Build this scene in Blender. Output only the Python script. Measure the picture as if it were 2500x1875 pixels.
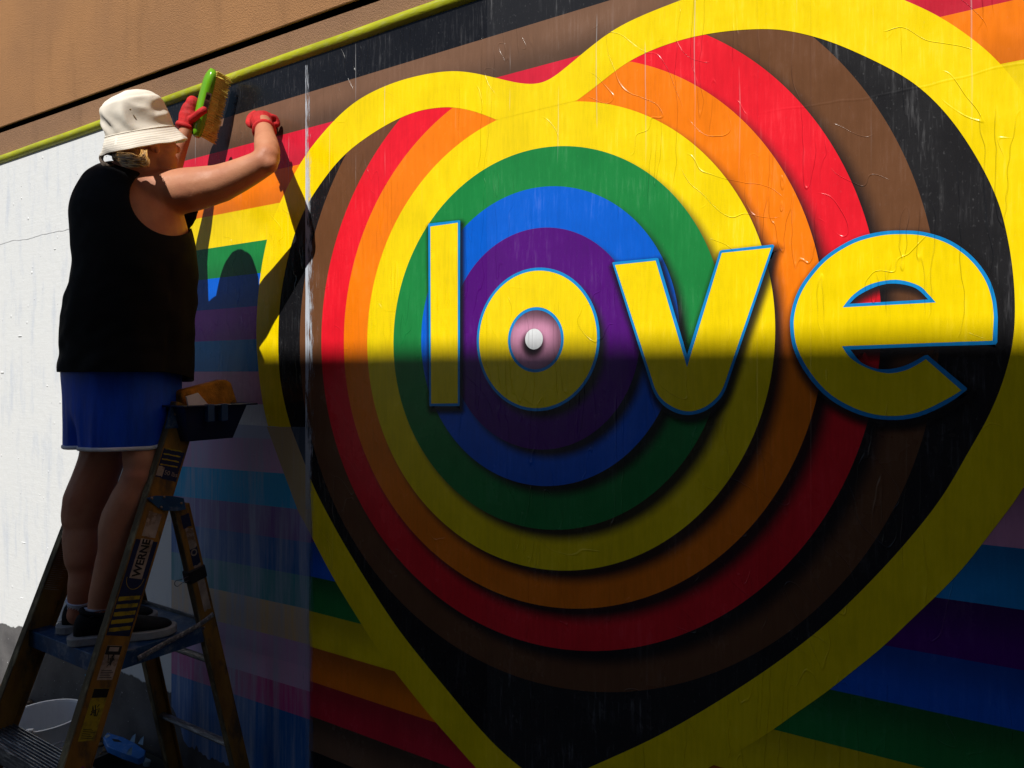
import bpy, bmesh, math, random
from mathutils import Vector, Matrix, noise
from mathutils.geometry import tessellate_polygon
random.seed(7)
for o in list(bpy.data.objects): bpy.data.objects.remove(o)
scene = bpy.context.scene
COL = scene.collection

# ------------------------------------------------------------------ camera, sky, sun, exposure
FPX, TH, V0, DIST, HGT = 1786.0, math.radians(33), 915.0, 1.72, 1.6      # focal length in px of a 2500 px wide frame; yaw; horizon row; metres to the wall; eye height
CT, ST = math.cos(TH), math.sin(TH)
cam_data = bpy.data.cameras.new('camera'); cam = bpy.data.objects.new('camera', cam_data); COL.objects.link(cam)
cam_data.sensor_width = 36.0; cam_data.lens = 36.0 * FPX / 2500.0
cam_data.shift_y = -(937.5 - V0) / 2500.0
cam_data.clip_start = 0.05; cam_data.clip_end = 400
cam.location = (0, -DIST, HGT); cam.rotation_euler = (math.radians(90), 0, TH)
scene.camera = cam

SUN_DIR = Vector((-0.18, 1.0, -1.20)).normalized()                       # the way the light travels
world = bpy.data.worlds.new('World'); scene.world = world; world.use_nodes = True
wn = world.node_tree.nodes; wl = world.node_tree.links; wn.clear()
sky = wn.new('ShaderNodeTexSky'); sky.sky_type = 'NISHITA'; sky.sun_disc = False; sky.dust_density = 0.5; sky.ozone_density = 2.0
sky.sun_elevation = math.asin(-SUN_DIR.z); sky.sun_rotation = math.atan2(-SUN_DIR.x, -SUN_DIR.y)
bg = wn.new('ShaderNodeBackground'); bg.inputs['Strength'].default_value = 0.05
wo = wn.new('ShaderNodeOutputWorld'); wl.new(sky.outputs[0], bg.inputs[0]); wl.new(bg.outputs[0], wo.inputs[0])
sun_data = bpy.data.lights.new('sun', 'SUN'); sun_data.energy = 5.0; sun_data.angle = math.radians(0.42); sun_data.color = (1.0, 0.96, 0.90)
sun = bpy.data.objects.new('sun', sun_data); COL.objects.link(sun); sun.location = (3, -12, 14)
sun.rotation_euler = SUN_DIR.to_track_quat('-Z', 'Y').to_euler()
scene.cycles.max_bounces = 5; scene.cycles.diffuse_bounces = 3; scene.cycles.glossy_bounces = 2
scene.view_settings.view_transform = 'Standard'; scene.view_settings.look = 'None'
scene.view_settings.exposure = 0.08; scene.view_settings.gamma = 1.0; scene.view_settings.use_curve_mapping = False

# ------------------------------------------------------------------ survey helpers
def at(u, v, q=0.0):            # the point seen at photo pixel (u, v) standing q metres in front of the wall
    t = (u - 1250) / FPX; d = (DIST - q) / (CT + t * ST)
    return Vector((d * (-ST + t * CT), -q, HGT + (V0 - v) / FPX * d))
def wall2(u, v): p = at(u, v); return (p.x, p.z)

# ------------------------------------------------------------------ object helpers
ORIGIN = {}
def thing(name, label, cat, loc=(0, 0, 0), group=None):
    o = bpy.data.objects.new(name, None); COL.objects.link(o); o.location = loc; o.empty_display_size = 0.1
    o['label'] = label; o['category'] = cat
    if group: o['group'] = group
    ORIGIN[o.name] = Vector(loc); return o
def link_mesh(name, me, mat, parent=None, smooth=False, kind=None, label=None):
    o = bpy.data.objects.new(name, me); COL.objects.link(o)
    org = ORIGIN.get(parent.name, Vector()) if parent else Vector()
    if org.length: me.transform(Matrix.Translation(-org))
    if parent: o.parent = parent
    ORIGIN[o.name] = org
    me.materials.clear()
    if mat: me.materials.append(mat)
    if smooth: me.polygons.foreach_set('use_smooth', [True] * len(me.polygons))
    if kind: o['kind'] = kind
    if label: o['label'] = label
    me.update(); return o
def mesh_obj(name, verts, faces, mat, parent=None, **k):
    me = bpy.data.meshes.new(name); me.from_pydata([tuple(v) for v in verts], [], faces); me.update()
    return link_mesh(name, me, mat, parent, **k)
def bm_obj(name, bm, mat, parent=None, **k):
    bmesh.ops.recalc_face_normals(bm, faces=bm.faces)
    me = bpy.data.meshes.new(name); bm.to_mesh(me); bm.free(); return link_mesh(name, me, mat, parent, **k)
def tag(o, label, cat, group=None):
    o['label'] = label; o['category'] = cat
    if group: o['group'] = group
    return o
def box(bm, lo, hi, bevel=0.0, seg=1, mtx=None):
    r = bmesh.ops.create_cube(bm, size=1.0); vs = r['verts']
    for v in vs: v.co = Vector([(lo[i] + hi[i]) / 2 + v.co[i] * (hi[i] - lo[i]) for i in range(3)])
    if bevel:
        es = list({e for v in vs for e in v.link_edges})
        b = bmesh.ops.bevel(bm, geom=es, offset=bevel, segments=seg, affect='EDGES', profile=0.6)
        vs = list({v for f in b['faces'] for v in f.verts} | {v for v in vs if v.is_valid})
    if mtx is not None: bmesh.ops.transform(bm, matrix=mtx, verts=vs)
    return vs
def frame(origin, ydir, zdir):      # matrix with local z along zdir and y near ydir
    z = Vector(zdir).normalized(); x = Vector(ydir).cross(z).normalized(); y = z.cross(x)
    m = Matrix((x, y, z)).transposed().to_4x4(); m.translation = Vector(origin); return m
def tube(bm, pts, radii, n=12, caps=True):
    pts = [Vector(p) for p in pts]
    if not hasattr(radii, '__len__'): radii = [radii] * len(pts)
    rings = []; up = Vector((0, 0, 1))
    for i, p in enumerate(pts):
        d = (pts[min(i + 1, len(pts) - 1)] - pts[max(i - 1, 0)]).normalized()
        a = d.cross(up)
        if a.length < 0.15: a = d.cross(Vector((0.3, 1, 0)))
        a.normalize()
        if rings and a.dot(pa) < 0: a = -a
        pa = a; b = d.cross(a)
        r = radii[i]; r = r if hasattr(r, '__len__') else (r, r)
        rings.append([bm.verts.new(p + a * (r[0] * math.cos(2 * math.pi * k / n)) + b * (r[1] * math.sin(2 * math.pi * k / n))) for k in range(n)])
    for r0, r1 in zip(rings, rings[1:]):
        for k in range(n): bm.faces.new((r0[k], r0[(k + 1) % n], r1[(k + 1) % n], r1[k]))
    if caps: bm.faces.new(rings[0][::-1]); bm.faces.new(rings[-1])
def ball(bm, c, r, rot=None, n=16):
    r = r if hasattr(r, '__len__') else (r, r, r); c = Vector(c); m = max(5, n // 2)
    def pt(i, k):
        th = math.pi * i / m; ph = 2 * math.pi * k / n; p = Vector((r[0] * math.sin(th) * math.cos(ph), r[1] * math.sin(th) * math.sin(ph), r[2] * math.cos(th)))
        return bm.verts.new(c + (rot @ p if rot is not None else p))
    top, bot = pt(0, 0), pt(m, 0); rings = [[pt(i, k) for k in range(n)] for i in range(1, m)]
    for k in range(n):
        bm.faces.new((top, rings[0][k], rings[0][(k + 1) % n])); bm.faces.new((bot, rings[-1][(k + 1) % n], rings[-1][k]))
        for x, y in zip(rings, rings[1:]): bm.faces.new((x[k], y[k], y[(k + 1) % n], x[(k + 1) % n]))
def limb(bm, pts, radii, n=14):     # tapered closed limb with round ends
    pts = [Vector(p) for p in pts]; tube(bm, pts, radii, n)
    for p, r in zip(pts, radii): ball(bm, p, r, n=n)
def smooth_path(pts, sub=6, closed=False):
    pts = [Vector(p) for p in pts]; n = len(pts); out = []
    for i in range(n if closed else n - 1):
        p = [pts[(i + k) % n] if closed else pts[min(max(i + k, 0), n - 1)] for k in (-1, 0, 1, 2)]
        for s in range(sub):
            t = s / sub
            out.append(0.5 * ((2 * p[1]) + (p[2] - p[0]) * t + (2 * p[0] - 5 * p[1] + 4 * p[2] - p[3]) * t * t + (-p[0] + 3 * p[1] - 3 * p[2] + p[3]) * t ** 3))
    if not closed: out.append(pts[-1])
    return out
def loft(bm, rings, n=40, cap=True):    # rings: (centre, half x, half y, tilt dz per y)
    vr = []
    for c, ax, ay, *tl in rings:
        c = Vector(c); ty = tl[0] if tl else 0.0
        vr.append([bm.verts.new(c + Vector((ax * math.cos(2 * math.pi * k / n), ay * math.sin(2 * math.pi * k / n), ty * math.sin(2 * math.pi * k / n)))) for k in range(n)])
    for a, b in zip(vr, vr[1:]):
        for k in range(n): bm.faces.new((a[k], a[(k + 1) % n], b[(k + 1) % n], b[k]))
    if cap: bm.faces.new(vr[0][::-1]); bm.faces.new(vr[-1])
def remeshed(bm, voxel, smooth_it=6, subsurf=0):     # fuse overlapping closed shells into one continuous skin
    bmesh.ops.recalc_face_normals(bm, faces=bm.faces)
    me = bpy.data.meshes.new('work'); bm.to_mesh(me); bm.free()
    o = bpy.data.objects.new('work', me); COL.objects.link(o)
    m = o.modifiers.new('r', 'REMESH'); m.mode = 'VOXEL'; m.voxel_size = voxel
    s = o.modifiers.new('s', 'SMOOTH'); s.factor = 0.5; s.iterations = smooth_it
    bpy.context.view_layer.update()
    ev = o.evaluated_get(bpy.context.evaluated_depsgraph_get())
    out = bpy.data.meshes.new_from_object(ev); bpy.data.objects.remove(o); bpy.data.meshes.remove(me)
    return out
def text_mesh(body, size, extrude=0.0, offset=0.0):
    cu = bpy.data.curves.new('txt', 'FONT'); cu.body = body; cu.size = size; cu.extrude = extrude; cu.offset = offset; cu.align_x = 'CENTER'; cu.align_y = 'CENTER'
    o = bpy.data.objects.new('txt', cu); COL.objects.link(o); bpy.context.view_layer.update()
    me = bpy.data.meshes.new_from_object(o.evaluated_get(bpy.context.evaluated_depsgraph_get()))
    bpy.data.objects.remove(o); bpy.data.curves.remove(cu); return me

# ------------------------------------------------------------------ material helpers
def nt(name):
    m = bpy.data.materials.new(name); m.use_nodes = True; t = m.node_tree; t.nodes.clear()
    return m, t
class G:
    def __init__(s, tree): s.t = tree
    def n(s, kind, **props):
        x = s.t.nodes.new('ShaderNode' + kind)
        for k, v in props.items(): setattr(x, k, v)
        return x
    def put(s, sock, v):
        if v is None: return
        if hasattr(v, 'is_linked') or isinstance(v, bpy.types.NodeSocket): s.t.links.new(v, sock)
        elif hasattr(v, '__len__') and len(v) == 3 and sock.type == 'RGBA': sock.default_value = (*v, 1)
        else: sock.default_value = v
    def math(s, op, a, b=None, c=None, clamp=False):
        x = s.n('Math', operation=op, use_clamp=clamp)
        for i, v in enumerate((a, b, c)): s.put(x.inputs[i], v) if v is not None else None
        return x.outputs[0]
    def vec(s, op, a, b=None, out=0):
        x = s.n('VectorMath', operation=op); s.put(x.inputs[0], a)
        if b is not None: s.put(x.inputs[1], b)
        return x.outputs[out]
    def pos(s): return s.n('NewGeometry').outputs['Position']
    def scaled(s, v, sc): return s.vec('MULTIPLY', v, sc)
    def noise(s, v, scale=1.0, detail=4.0, rough=0.55, dist=0.0):
        x = s.n('TexNoise'); s.put(x.inputs['Vector'], v); x.inputs['Scale'].default_value = scale; x.inputs['Detail'].default_value = detail
        x.inputs['Roughness'].default_value = rough; x.inputs['Distortion'].default_value = dist; return x.outputs['Fac']
    def vor(s, v, scale, feature='DISTANCE_TO_EDGE'):
        x = s.n('TexVoronoi', feature=feature); s.put(x.inputs['Vector'], v); x.inputs['Scale'].default_value = scale
        return x.outputs['Distance']
    def mapr(s, v, a, b, c=0.0, d=1.0, smooth=True):
        x = s.n('MapRange'); x.interpolation_type = 'SMOOTHSTEP' if smooth else 'LINEAR'
        for i, y in enumerate((v, a, b, c, d)): s.put(x.inputs[i], y)
        return x.outputs[0]
    def mix(s, f, a, b, blend='MIX'):
        x = s.n('Mix', data_type='RGBA', blend_type=blend); s.put(x.inputs['Factor'], f)
        s.put(x.inputs[6], a); s.put(x.inputs[7], b); return x.outputs[2]
    def bump(s, h, strength, dist, normal=None):
        x = s.n('Bump'); x.inputs['Strength'].default_value = strength; x.inputs['Distance'].default_value = dist; s.put(x.inputs['Height'], h)
        if normal is not None: s.put(x.inputs['Normal'], normal)
        return x.outputs[0]
    def bsdf(s, color, rough=0.6, spec=0.4, normal=None, **k):
        p = s.n('BsdfPrincipled'); s.put(p.inputs['Base Color'], color); s.put(p.inputs['Roughness'], rough); s.put(p.inputs['Specular IOR Level'], spec)
        if normal is not None: s.put(p.inputs['Normal'], normal)
        for a, b in k.items(): s.put(p.inputs[a.replace('_', ' ')], b)
        return p.outputs[0]
    def out(s, sh): s.t.links.new(sh, s.n('OutputMaterial').inputs[0])
def simple(name, col, rough=0.6, spec=0.4, var=0.2, scale=12.0, bstr=0.2, bdist=0.002, stretch=(1, 1, 1), dirt=None, dirt_amt=0.0, dirt_scale=9.0, **k):
    m, t = nt(name); g = G(t); p = g.scaled(g.pos(), stretch)
    n1 = g.noise(p, scale, 5); c = g.mix(1.0, col, g.mix(g.mapr(n1, 0.25, 0.75), (1 - var,) * 3, (1 + var * 0.6,) * 3), 'MULTIPLY')
    if dirt: c = g.mix(g.math('MULTIPLY', g.mapr(g.noise(p, dirt_scale, 8, 0.7), 0.48, 0.66), dirt_amt), c, dirt)
    nb = g.noise(p, scale * 6, 6); g.out(g.bsdf(c, g.mapr(n1, 0.2, 0.8, rough * 0.85, min(1, rough * 1.15)), spec, g.bump(nb, bstr, bdist), **k)); return m

# colours of the printed ink
C = dict(black=(0.010, 0.010, 0.012), brown=(0.150, 0.063, 0.028), red=(0.85, 0.013, 0.028), orange=(0.95, 0.215, 0.004), yellow=(0.95, 0.70, 0.0), green=(0.012, 0.23, 0.05),
         blue=(0.001, 0.115, 0.66), purple=(0.085, 0.003, 0.19), sky=(0.012, 0.22, 0.60), pink=(0.62, 0.27, 0.42), white=(0.80, 0.82, 0.84), violet=(0.42, 0.05, 0.55))
SEAMS = (-1.201, -0.443, -0.327)
def paste_group():          # wheat-pasted paper: scuffs, brush streaks, creases, sheet-to-sheet tone
    t = bpy.data.node_groups.new('PastedPaper', 'ShaderNodeTree')
    t.interface.new_socket('Color', in_out='INPUT', socket_type='NodeSocketColor'); t.interface.new_socket('Wear', in_out='INPUT', socket_type='NodeSocketFloat')
    t.interface.new_socket('BSDF', in_out='OUTPUT', socket_type='NodeSocketShader')
    g = G(t); gi = t.nodes.new('NodeGroupInput'); go = t.nodes.new('NodeGroupOutput')
    P = g.pos(); sx = g.n('SeparateXYZ'); g.put(sx.inputs[0], P)
    x, z = sx.outputs[0], sx.outputs[2]
    streak = g.noise(g.scaled(P, (95, 1, 9)), 1.0, 3, 0.7)
    mott = g.noise(g.scaled(P, (6, 1, 5)), 1.0, 4, 0.65)
    fine = g.noise(g.scaled(P, (160, 1, 110)), 1.0, 1, 0.6)
    sheet = g.mapr(x, SEAMS[0] - 0.001, SEAMS[0] + 0.001, smooth=False); sheet = g.math('SUBTRACT', sheet, g.math('MULTIPLY', g.mapr(x, SEAMS[1] - 0.001, SEAMS[1] + 0.001, smooth=False), 0.35))
    scuff = g.math('MULTIPLY', g.mapr(streak, 0.50, 0.72), g.mapr(mott, 0.42, 0.66))
    scuff = g.math('MULTIPLY', scuff, g.math('MULTIPLY_ADD', sheet, 0.03, 0.03))
    scuff = g.math('ADD', scuff, g.math('MULTIPLY', g.mapr(fine, 0.62, 0.80), 0.02))
    scuff = g.math('MULTIPLY', g.math('MULTIPLY_ADD', sheet, 0.006, scuff), gi.outputs[1])
    tone = g.math('MULTIPLY', g.mapr(mott, 0.3, 0.7, 0.91, 1.06), g.mapr(streak, 0.3, 0.7, 0.94, 1.05))
    tcol = g.n('CombineColor'); [g.put(tcol.inputs[i], tone) for i in range(3)]
    c = g.mix(1.0, gi.outputs[0], tcol.outputs[0], 'MULTIPLY')
    c = g.mix(scuff, c, (0.62, 0.62, 0.64))
    warp = g.n('TexNoise'); g.put(warp.inputs['Vector'], g.scaled(P, (5, 1, 3.5))); warp.inputs['Scale'].default_value = 1.0; warp.inputs['Detail'].default_value = 3
    ws = g.n('SeparateColor'); g.put(ws.inputs[0], warp.outputs['Color'])
    # dried paste runs: thin pale vertical threads in the top third
    xx = g.math('MULTIPLY_ADD', ws.outputs[0], 0.10, g.math('MULTIPLY', x, 7.0))
    cell = g.n('TexVoronoi', voronoi_dimensions='1D', feature='DISTANCE_TO_EDGE'); g.put(cell.inputs['W'], xx); cell.inputs['Scale'].default_value = 1.0
    thread = g.mapr(cell.outputs['Distance'], 0.004, 0.014, 1.0, 0.0)
    thread = g.math('MULTIPLY', g.math('MULTIPLY', thread, g.mapr(ws.outputs[1], 0.50, 0.60)), g.mapr(z, 2.0, 2.45))
    c = g.mix(g.math('MULTIPLY', thread, 0.30), c, (0.7, 0.7, 0.72))
    # creases: sparse, mostly upright, each a sharp small ridge
    sc = g.n('VectorMath', operation='SCALE'); g.put(sc.inputs[0], warp.outputs['Color']); sc.inputs['Scale'].default_value = 0.7
    cn = g.noise(g.vec('ADD', g.scaled(P, (12.0, 1, 0.95)), sc.outputs[0]), 1.0, 2, 0.5)
    l1 = g.mapr(g.math('ABSOLUTE', g.math('SUBTRACT', cn, 0.46)), 0.0, 0.006, 1.0, 0.0); l2 = g.mapr(g.math('ABSOLUTE', g.math('SUBTRACT', cn, 0.57)), 0.0, 0.0055, 1.0, 0.0)
    fz_ = g.math('ADD', g.math('SUBTRACT', z, 2.195), g.math('MULTIPLY', g.math('SUBTRACT', ws.outputs[0], 0.5), 0.05))
    l3 = g.math('MULTIPLY', g.mapr(g.math('ABSOLUTE', fz_), 0.0, 0.004, 1.0, 0.0), g.mapr(x, -0.50, -0.30, 0.0, 0.22))
    dg = g.vec('DOT_PRODUCT', P, (5.0, 0.0, 4.0), out=1); dcn = g.n('TexNoise'); dv = g.n('CombineXYZ'); g.put(dv.inputs[0], dg); g.put(dv.inputs[1], g.math('MULTIPLY_ADD', x, 2.2, g.math('MULTIPLY', z, -2.0))); g.put(dcn.inputs['Vector'], dv.outputs[0]); dcn.inputs['Scale'].default_value = 2.0; dcn.inputs['Detail'].default_value = 0.5
    l5 = g.math('MULTIPLY', g.mapr(g.math('ABSOLUTE', g.math('SUBTRACT', dcn.outputs['Fac'], 0.5)), 0.0, 0.007, 1.0, 0.0), g.mapr(ws.outputs[1], 0.54, 0.62))
    side = g.mapr(x, -2.0, 0.0, 0.55, 1.0)
    crease = g.math('ADD', g.math('MULTIPLY', g.math('ADD', l1, l2), g.mapr(ws.outputs[2], 0.48, 0.58)), g.math('ADD', l3, l5))
    crease = g.math('MULTIPLY', crease, side)
    mk = g.noise(g.scaled(P, (11, 1, 6)), 1.0, 2)
    h = g.math('MULTIPLY_ADD', crease, 0.38, g.math('MULTIPLY_ADD', mk, 0.75, g.math('MULTIPLY', streak, 0.16)))
    h = g.math('MULTIPLY_ADD', thread, 0.3, h)
    for s_ in SEAMS: h = g.math('MULTIPLY_ADD', g.mapr(x, s_ - 0.0012, s_ + 0.0012, smooth=False), 0.22, h)
    nrm = g.bump(h, 0.9, 0.0032)
    ro = g.mapr(mott, 0.3, 0.7, 0.20, 0.30)
    t.links.new(g.bsdf(c, ro, 0.27, nrm), go.inputs[0]); return t
PASTE = paste_group()
def ink(name, color, shadow=None, grad=None, wear=1.0, rim=None, dark=(0.012, 0.011, 0.014)):
    # shadow = list of (cx, cz, radius, blur): airbrushed drop shadow printed in the artwork; grad = (z0, z1, f0, f1): printed fade
    m, t = nt(name); g = G(t); c = None
    rgb = g.n('RGB'); rgb.outputs[0].default_value = (*color, 1); c = rgb.outputs[0]
    P = g.pos()
    if grad:
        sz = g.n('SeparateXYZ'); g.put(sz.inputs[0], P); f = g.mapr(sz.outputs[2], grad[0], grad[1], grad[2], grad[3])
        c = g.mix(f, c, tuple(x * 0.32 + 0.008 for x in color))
    for (cx, cz, r, b, amt) in (shadow or []):
        d = g.vec('DISTANCE', g.scaled(P, (1, 0, 1)), (cx, 0, cz), out=1)
        c = g.mix(g.mapr(d, r - b, r + b, amt, 0.0), c, dark)
    if rim: c = g.mix(g.mapr(g.vec('DISTANCE', g.scaled(P, (1, 0, 1)), (rim[0], 0, rim[1]), out=1), rim[2], rim[3], 0.0, rim[4]), c, dark)
    n = t.nodes.new('ShaderNodeGroup'); n.node_tree = PASTE; g.put(n.inputs[0], c); n.inputs[1].default_value = wear
    g.out(n.outputs[0]); return m
def faded(name, color, amt=0.45, tint=(0.44, 0.50, 0.64), hi=0.85):       # the old sheet: ink half scrubbed off under dry paste
    m, t = nt(name); g = G(t); P = g.pos()
    st_ = g.noise(g.scaled(P, (70, 1, 3.5)), 1.0, 7, 0.72); pat = g.noise(g.scaled(P, (9, 1, 4)), 1.0, 5, 0.6)
    wide = g.noise(g.scaled(P, (16, 1, 1.2)), 1.0, 3, 0.5)
    f = g.math('ADD', g.mapr(st_, 0.38, 0.68, 0.0, hi * 0.5), g.mapr(wide, 0.4, 0.65, 0.0, hi * 0.5)); f = g.math('MULTIPLY', f, g.mapr(pat, 0.28, 0.62, 0.5, 1.0))
    f = g.math('ADD', f, amt - 0.3, clamp=True)
    sx = g.n('SeparateXYZ'); g.put(sx.inputs[0], P); f = g.math('ADD', f, g.mapr(sx.outputs[0], -2.222, -2.218, -0.04, -0.24, smooth=False), clamp=True)
    c = g.mix(f, color, tint); c = g.mix(g.mapr(g.noise(g.scaled(P, (110, 1, 10)), 1.0, 4, 0.7), 0.62, 0.74, 0.0, 0.45), c, (0.03, 0.04, 0.08))
    nb = g.noise(g.scaled(P, (90, 1, 8)), 1.0, 5, 0.7)
    al = g.mapr(g.math('MULTIPLY_ADD', g.math('SUBTRACT', st_, 0.5), 0.075, sx.outputs[0]), -1.950, -1.922, 1.0, 0.0)
    mx = g.n('MixShader'); tr = g.n('BsdfTransparent'); g.put(mx.inputs[0], al); t.links.new(tr.outputs[0], mx.inputs[1]); t.links.new(g.bsdf(c, 0.55, 0.35, g.bump(nb, 0.6, 0.0025)), mx.inputs[2]); g.out(mx.outputs[0]); return m

# ================================================================== SETTING
def ground_mat():
    m, t = nt('asphalt'); g = G(t); P = g.pos()
    n1 = g.noise(P, 3.0, 6); n2 = g.noise(P, 220, 3); c = g.mix(g.mapr(n1, 0.3, 0.7), (0.035, 0.034, 0.034), (0.065, 0.06, 0.056))
    c = g.mix(g.math('MULTIPLY', g.mapr(n2, 0.62, 0.7), 0.5), c, (0.22, 0.20, 0.18))
    c = g.mix(g.mapr(g.noise(P, 38, 3), 0.72, 0.76, 0, 0.8), c, (0.6, 0.6, 0.58))
    g.out(g.bsdf(c, 0.85, 0.3, g.bump(g.noise(P, 140, 5), 0.6, 0.006))); return m
gr = mesh_obj('ground', [(-60, -60, 0), (60, -60, 0), (60, 40, 0), (-60, 40, 0)], [(0, 1, 2, 3)], ground_mat(), kind='structure')

def white_wall_mat():       # thick white paint over rough render, bare grey below an uneven edge
    m, t = nt('white_masonry_paint'); g = G(t); P = g.pos(); sx = g.n('SeparateXYZ'); g.put(sx.inputs[0], P)
    edge = g.math('ADD', sx.outputs[2], g.math('MULTIPLY', g.math('SUBTRACT', g.noise(g.scaled(P, (3.2, 1, 1)), 1.0, 5, 0.6), 0.5), 0.16))
    f = g.mapr(edge, 0.334, 0.342)
    gry = g.mix(g.mapr(g.noise(P, 7, 5), 0.3, 0.7), (0.085, 0.082, 0.085), (0.14, 0.135, 0.135))
    gry = g.mix(g.mapr(g.noise(P, 60, 3), 0.68, 0.72, 0, 0.9), gry, (0.7, 0.7, 0.7))
    stain = g.noise(g.scaled(P, (14, 1, 3)), 1.0, 5, 0.6)
    wh = g.mix(g.mapr(stain, 0.48, 0.72, 0.0, 0.8), (0.75, 0.765, 0.765), (0.61, 0.65, 0.71))
    wh = g.mix(g.mapr(g.noise(P, 55, 2), 0.73, 0.76, 0, 0.85), wh, (0.12, 0.12, 0.13))
    c = g.mix(f, gry, wh)
    strokes = g.noise(g.scaled(P, (9, 1, 130)), 1.0, 4, 0.6); lump = g.noise(P, 26, 5, 0.6); pim = g.mapr(g.vor(P, 17, 'F1'), 0.04, 0.16, 1.0, 0.0)
    pim = g.math('MULTIPLY', pim, g.mapr(g.noise(P, 6, 2), 0.5, 0.6))
    h = g.math('ADD', g.math('MULTIPLY', strokes, 0.16), g.math('ADD', g.math('MULTIPLY', lump, 0.55), g.math('MULTIPLY', pim, 0.6)))
    h = g.math('ADD', h, g.math('MULTIPLY', f, 0.8))
    g.out(g.bsdf(c, 0.52, 0.35, g.bump(h, 0.8, 0.004))); return m
def stucco_mat(name, a, b):
    m, t = nt(name); g = G(t); P = g.pos()
    c = g.mix(g.mapr(g.noise(P, 1.6, 5, 0.6), 0.3, 0.7), a, b)
    c = g.mix(g.mapr(g.noise(g.scaled(P, (7, 1, 1.1)), 1.0, 4), 0.52, 0.8, 0, 0.45), c, tuple(x * 0.6 for x in b))
    sp = g.noise(P, 260, 3, 0.7); c = g.mix(g.mapr(sp, 0.30, 0.42, 0.85, 0.0), c, tuple(x * 0.3 for x in a))
    c = g.mix(g.mapr(g.noise(P, 330, 2, 0.6), 0.62, 0.70, 0.0, 0.25), c, tuple(min(1, x * 1.7) for x in a))
    g.out(g.bsdf(c, 0.9, 0.15, g.bump(g.noise(P, 190, 4, 0.7), 1.0, 0.005))); return m
XL, XR = -16.0, 9.0
wall = thing('painted_wall', 'long wall with white lower half, tan stucco above and olive green trim', 'wall', (-3, 0, 0))
bm = bmesh.new(); box(bm, (XL, 0, 0), (XR, 0.3, 2.70)); bm_obj('white_panel', bm, white_wall_mat(), wall)
def zg(x): return 2.776 - 0.0202 * x          # the stucco joint falls slightly to the right
def prism_x(name, prof_l, prof_r, mat):
    n = len(prof_l); vs = [(XL, *p) for p in prof_l] + [(XR, *p) for p in prof_r]
    fs = [tuple(range(n))[::-1], tuple(range(n, 2 * n))] + [(i, (i + 1) % n, (i + 1) % n + n, i + n) for i in range(n)]
    return mesh_obj(name, vs, fs, mat, wall)
st1 = stucco_mat('stucco_tan', (0.42, 0.215, 0.093), (0.345, 0.18, 0.085)); st2 = stucco_mat('stucco_grey_brown', (0.33, 0.185, 0.105), (0.26, 0.15, 0.09))  # band below the joint: darker, greyer brown than the panel above
def pr(x, kind):
    z = zg(x)
    if kind == 'low': return [(0.3, 2.70), (0.012, 2.70), (0.012, z - 0.012), (0.03, z - 0.002), (0.3, z - 0.002)]
    if kind == 'groove': return [(0.3, z - 0.002), (0.055, z - 0.002), (0.055, z + 0.013), (0.3, z + 0.013)]
    return [(0.3, z + 0.013), (0.006, z + 0.013), (0.004, z + 0.016), (0.004, 6.8), (0.3, 6.8)]
prism_x('stucco_band', pr(XL, 'low'), pr(XR, 'low'), st2)
prism_x('stucco_joint', pr(XL, 'groove'), pr(XR, 'groove'), simple('joint_shade', (0.02, 0.017, 0.015), 0.9))  # near-black colour paints the shade inside the recessed joint
prism_x('stucco_panel', pr(XL, 'top'), pr(XR, 'top'), st1)
trim_mat = simple('olive_trim_paint', (0.40, 0.42, 0.005), 0.42, 0.5, 0.22, 5, 0.5, 0.003, (1, 3, 3), dirt=(0.5, 0.5, 0.3), dirt_amt=0.25, dirt_scale=30)
bm = bmesh.new(); nseg = 120; prev = None
for i in range(nseg + 1):
    x = -9 + 15 * i / nseg; w = noise.noise(Vector((x * 2.1, 0, 3))) * 0.004
    ring = [bm.verts.new((x, 0.012 - 0.032 * math.sin(math.pi * k / 8) * (1 + w * 20) if 0 < k < 8 else 0.02, 2.704 + w - 0.0235 * math.cos(math.pi * k / 8))) for k in range(9)]
    if prev:
        for k in range(8): bm.faces.new((prev[k], prev[k + 1], ring[k + 1], ring[k]))
    prev = ring
bm_obj('trim_moulding', bm, trim_mat, wall, smooth=True)
# a hairline crack in the white paint
bm = bmesh.new(); cp = [wall2(-60, 612), wall2(30, 588), wall2(70, 583), wall2(105, 572), wall2(150, 563), wall2(185, 556)]; pv = None
for i in range(len(cp) * 8):
    f = i / 8; k = min(int(f), len(cp) - 2); a, b = Vector(cp[k]), Vector(cp[k + 1]); p = a.lerp(b, min(f - k, 1)); j = 0.006 * noise.noise(Vector((f * 2.3, 1, 0)))
    w = 0.0014 + 0.0012 * noise.noise(Vector((f * 3, 5, 0)))
    r = [bm.verts.new((p.x, -0.0012, p.y + j + w)), bm.verts.new((p.x, -0.0012, p.y + j - w))]
    if pv: bm.faces.new((pv[0], pv[1], r[1], r[0]))
    pv = r
bm_obj('crack', bm, simple('crack_shadow', (0.56, 0.57, 0.58), 0.9), wall)
# plaster flakes and blobs under the white paint
bm = bmesh.new()
for i in range(90):
    x = random.uniform(-5.6, -2.6); z = random.uniform(0.45, 2.62); w = random.uniform(0.006, 0.02); hh = random.uniform(0.003, 0.008)
    if i % 3 == 0: box(bm, (x, -random.uniform(0.002, 0.004), z), (x + w * random.uniform(1, 2.6), 0.001, z + hh), 0.0012)
    else: ball(bm, (x, 0, z), (w * 0.4, 0.003, w * 0.4), n=8)
bm_obj('paint_blobs', bm, simple('white_paint_lumps', (0.75, 0.765, 0.765), 0.5, 0.4, 0.05), wall, smooth=False, kind='stuff')

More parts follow.
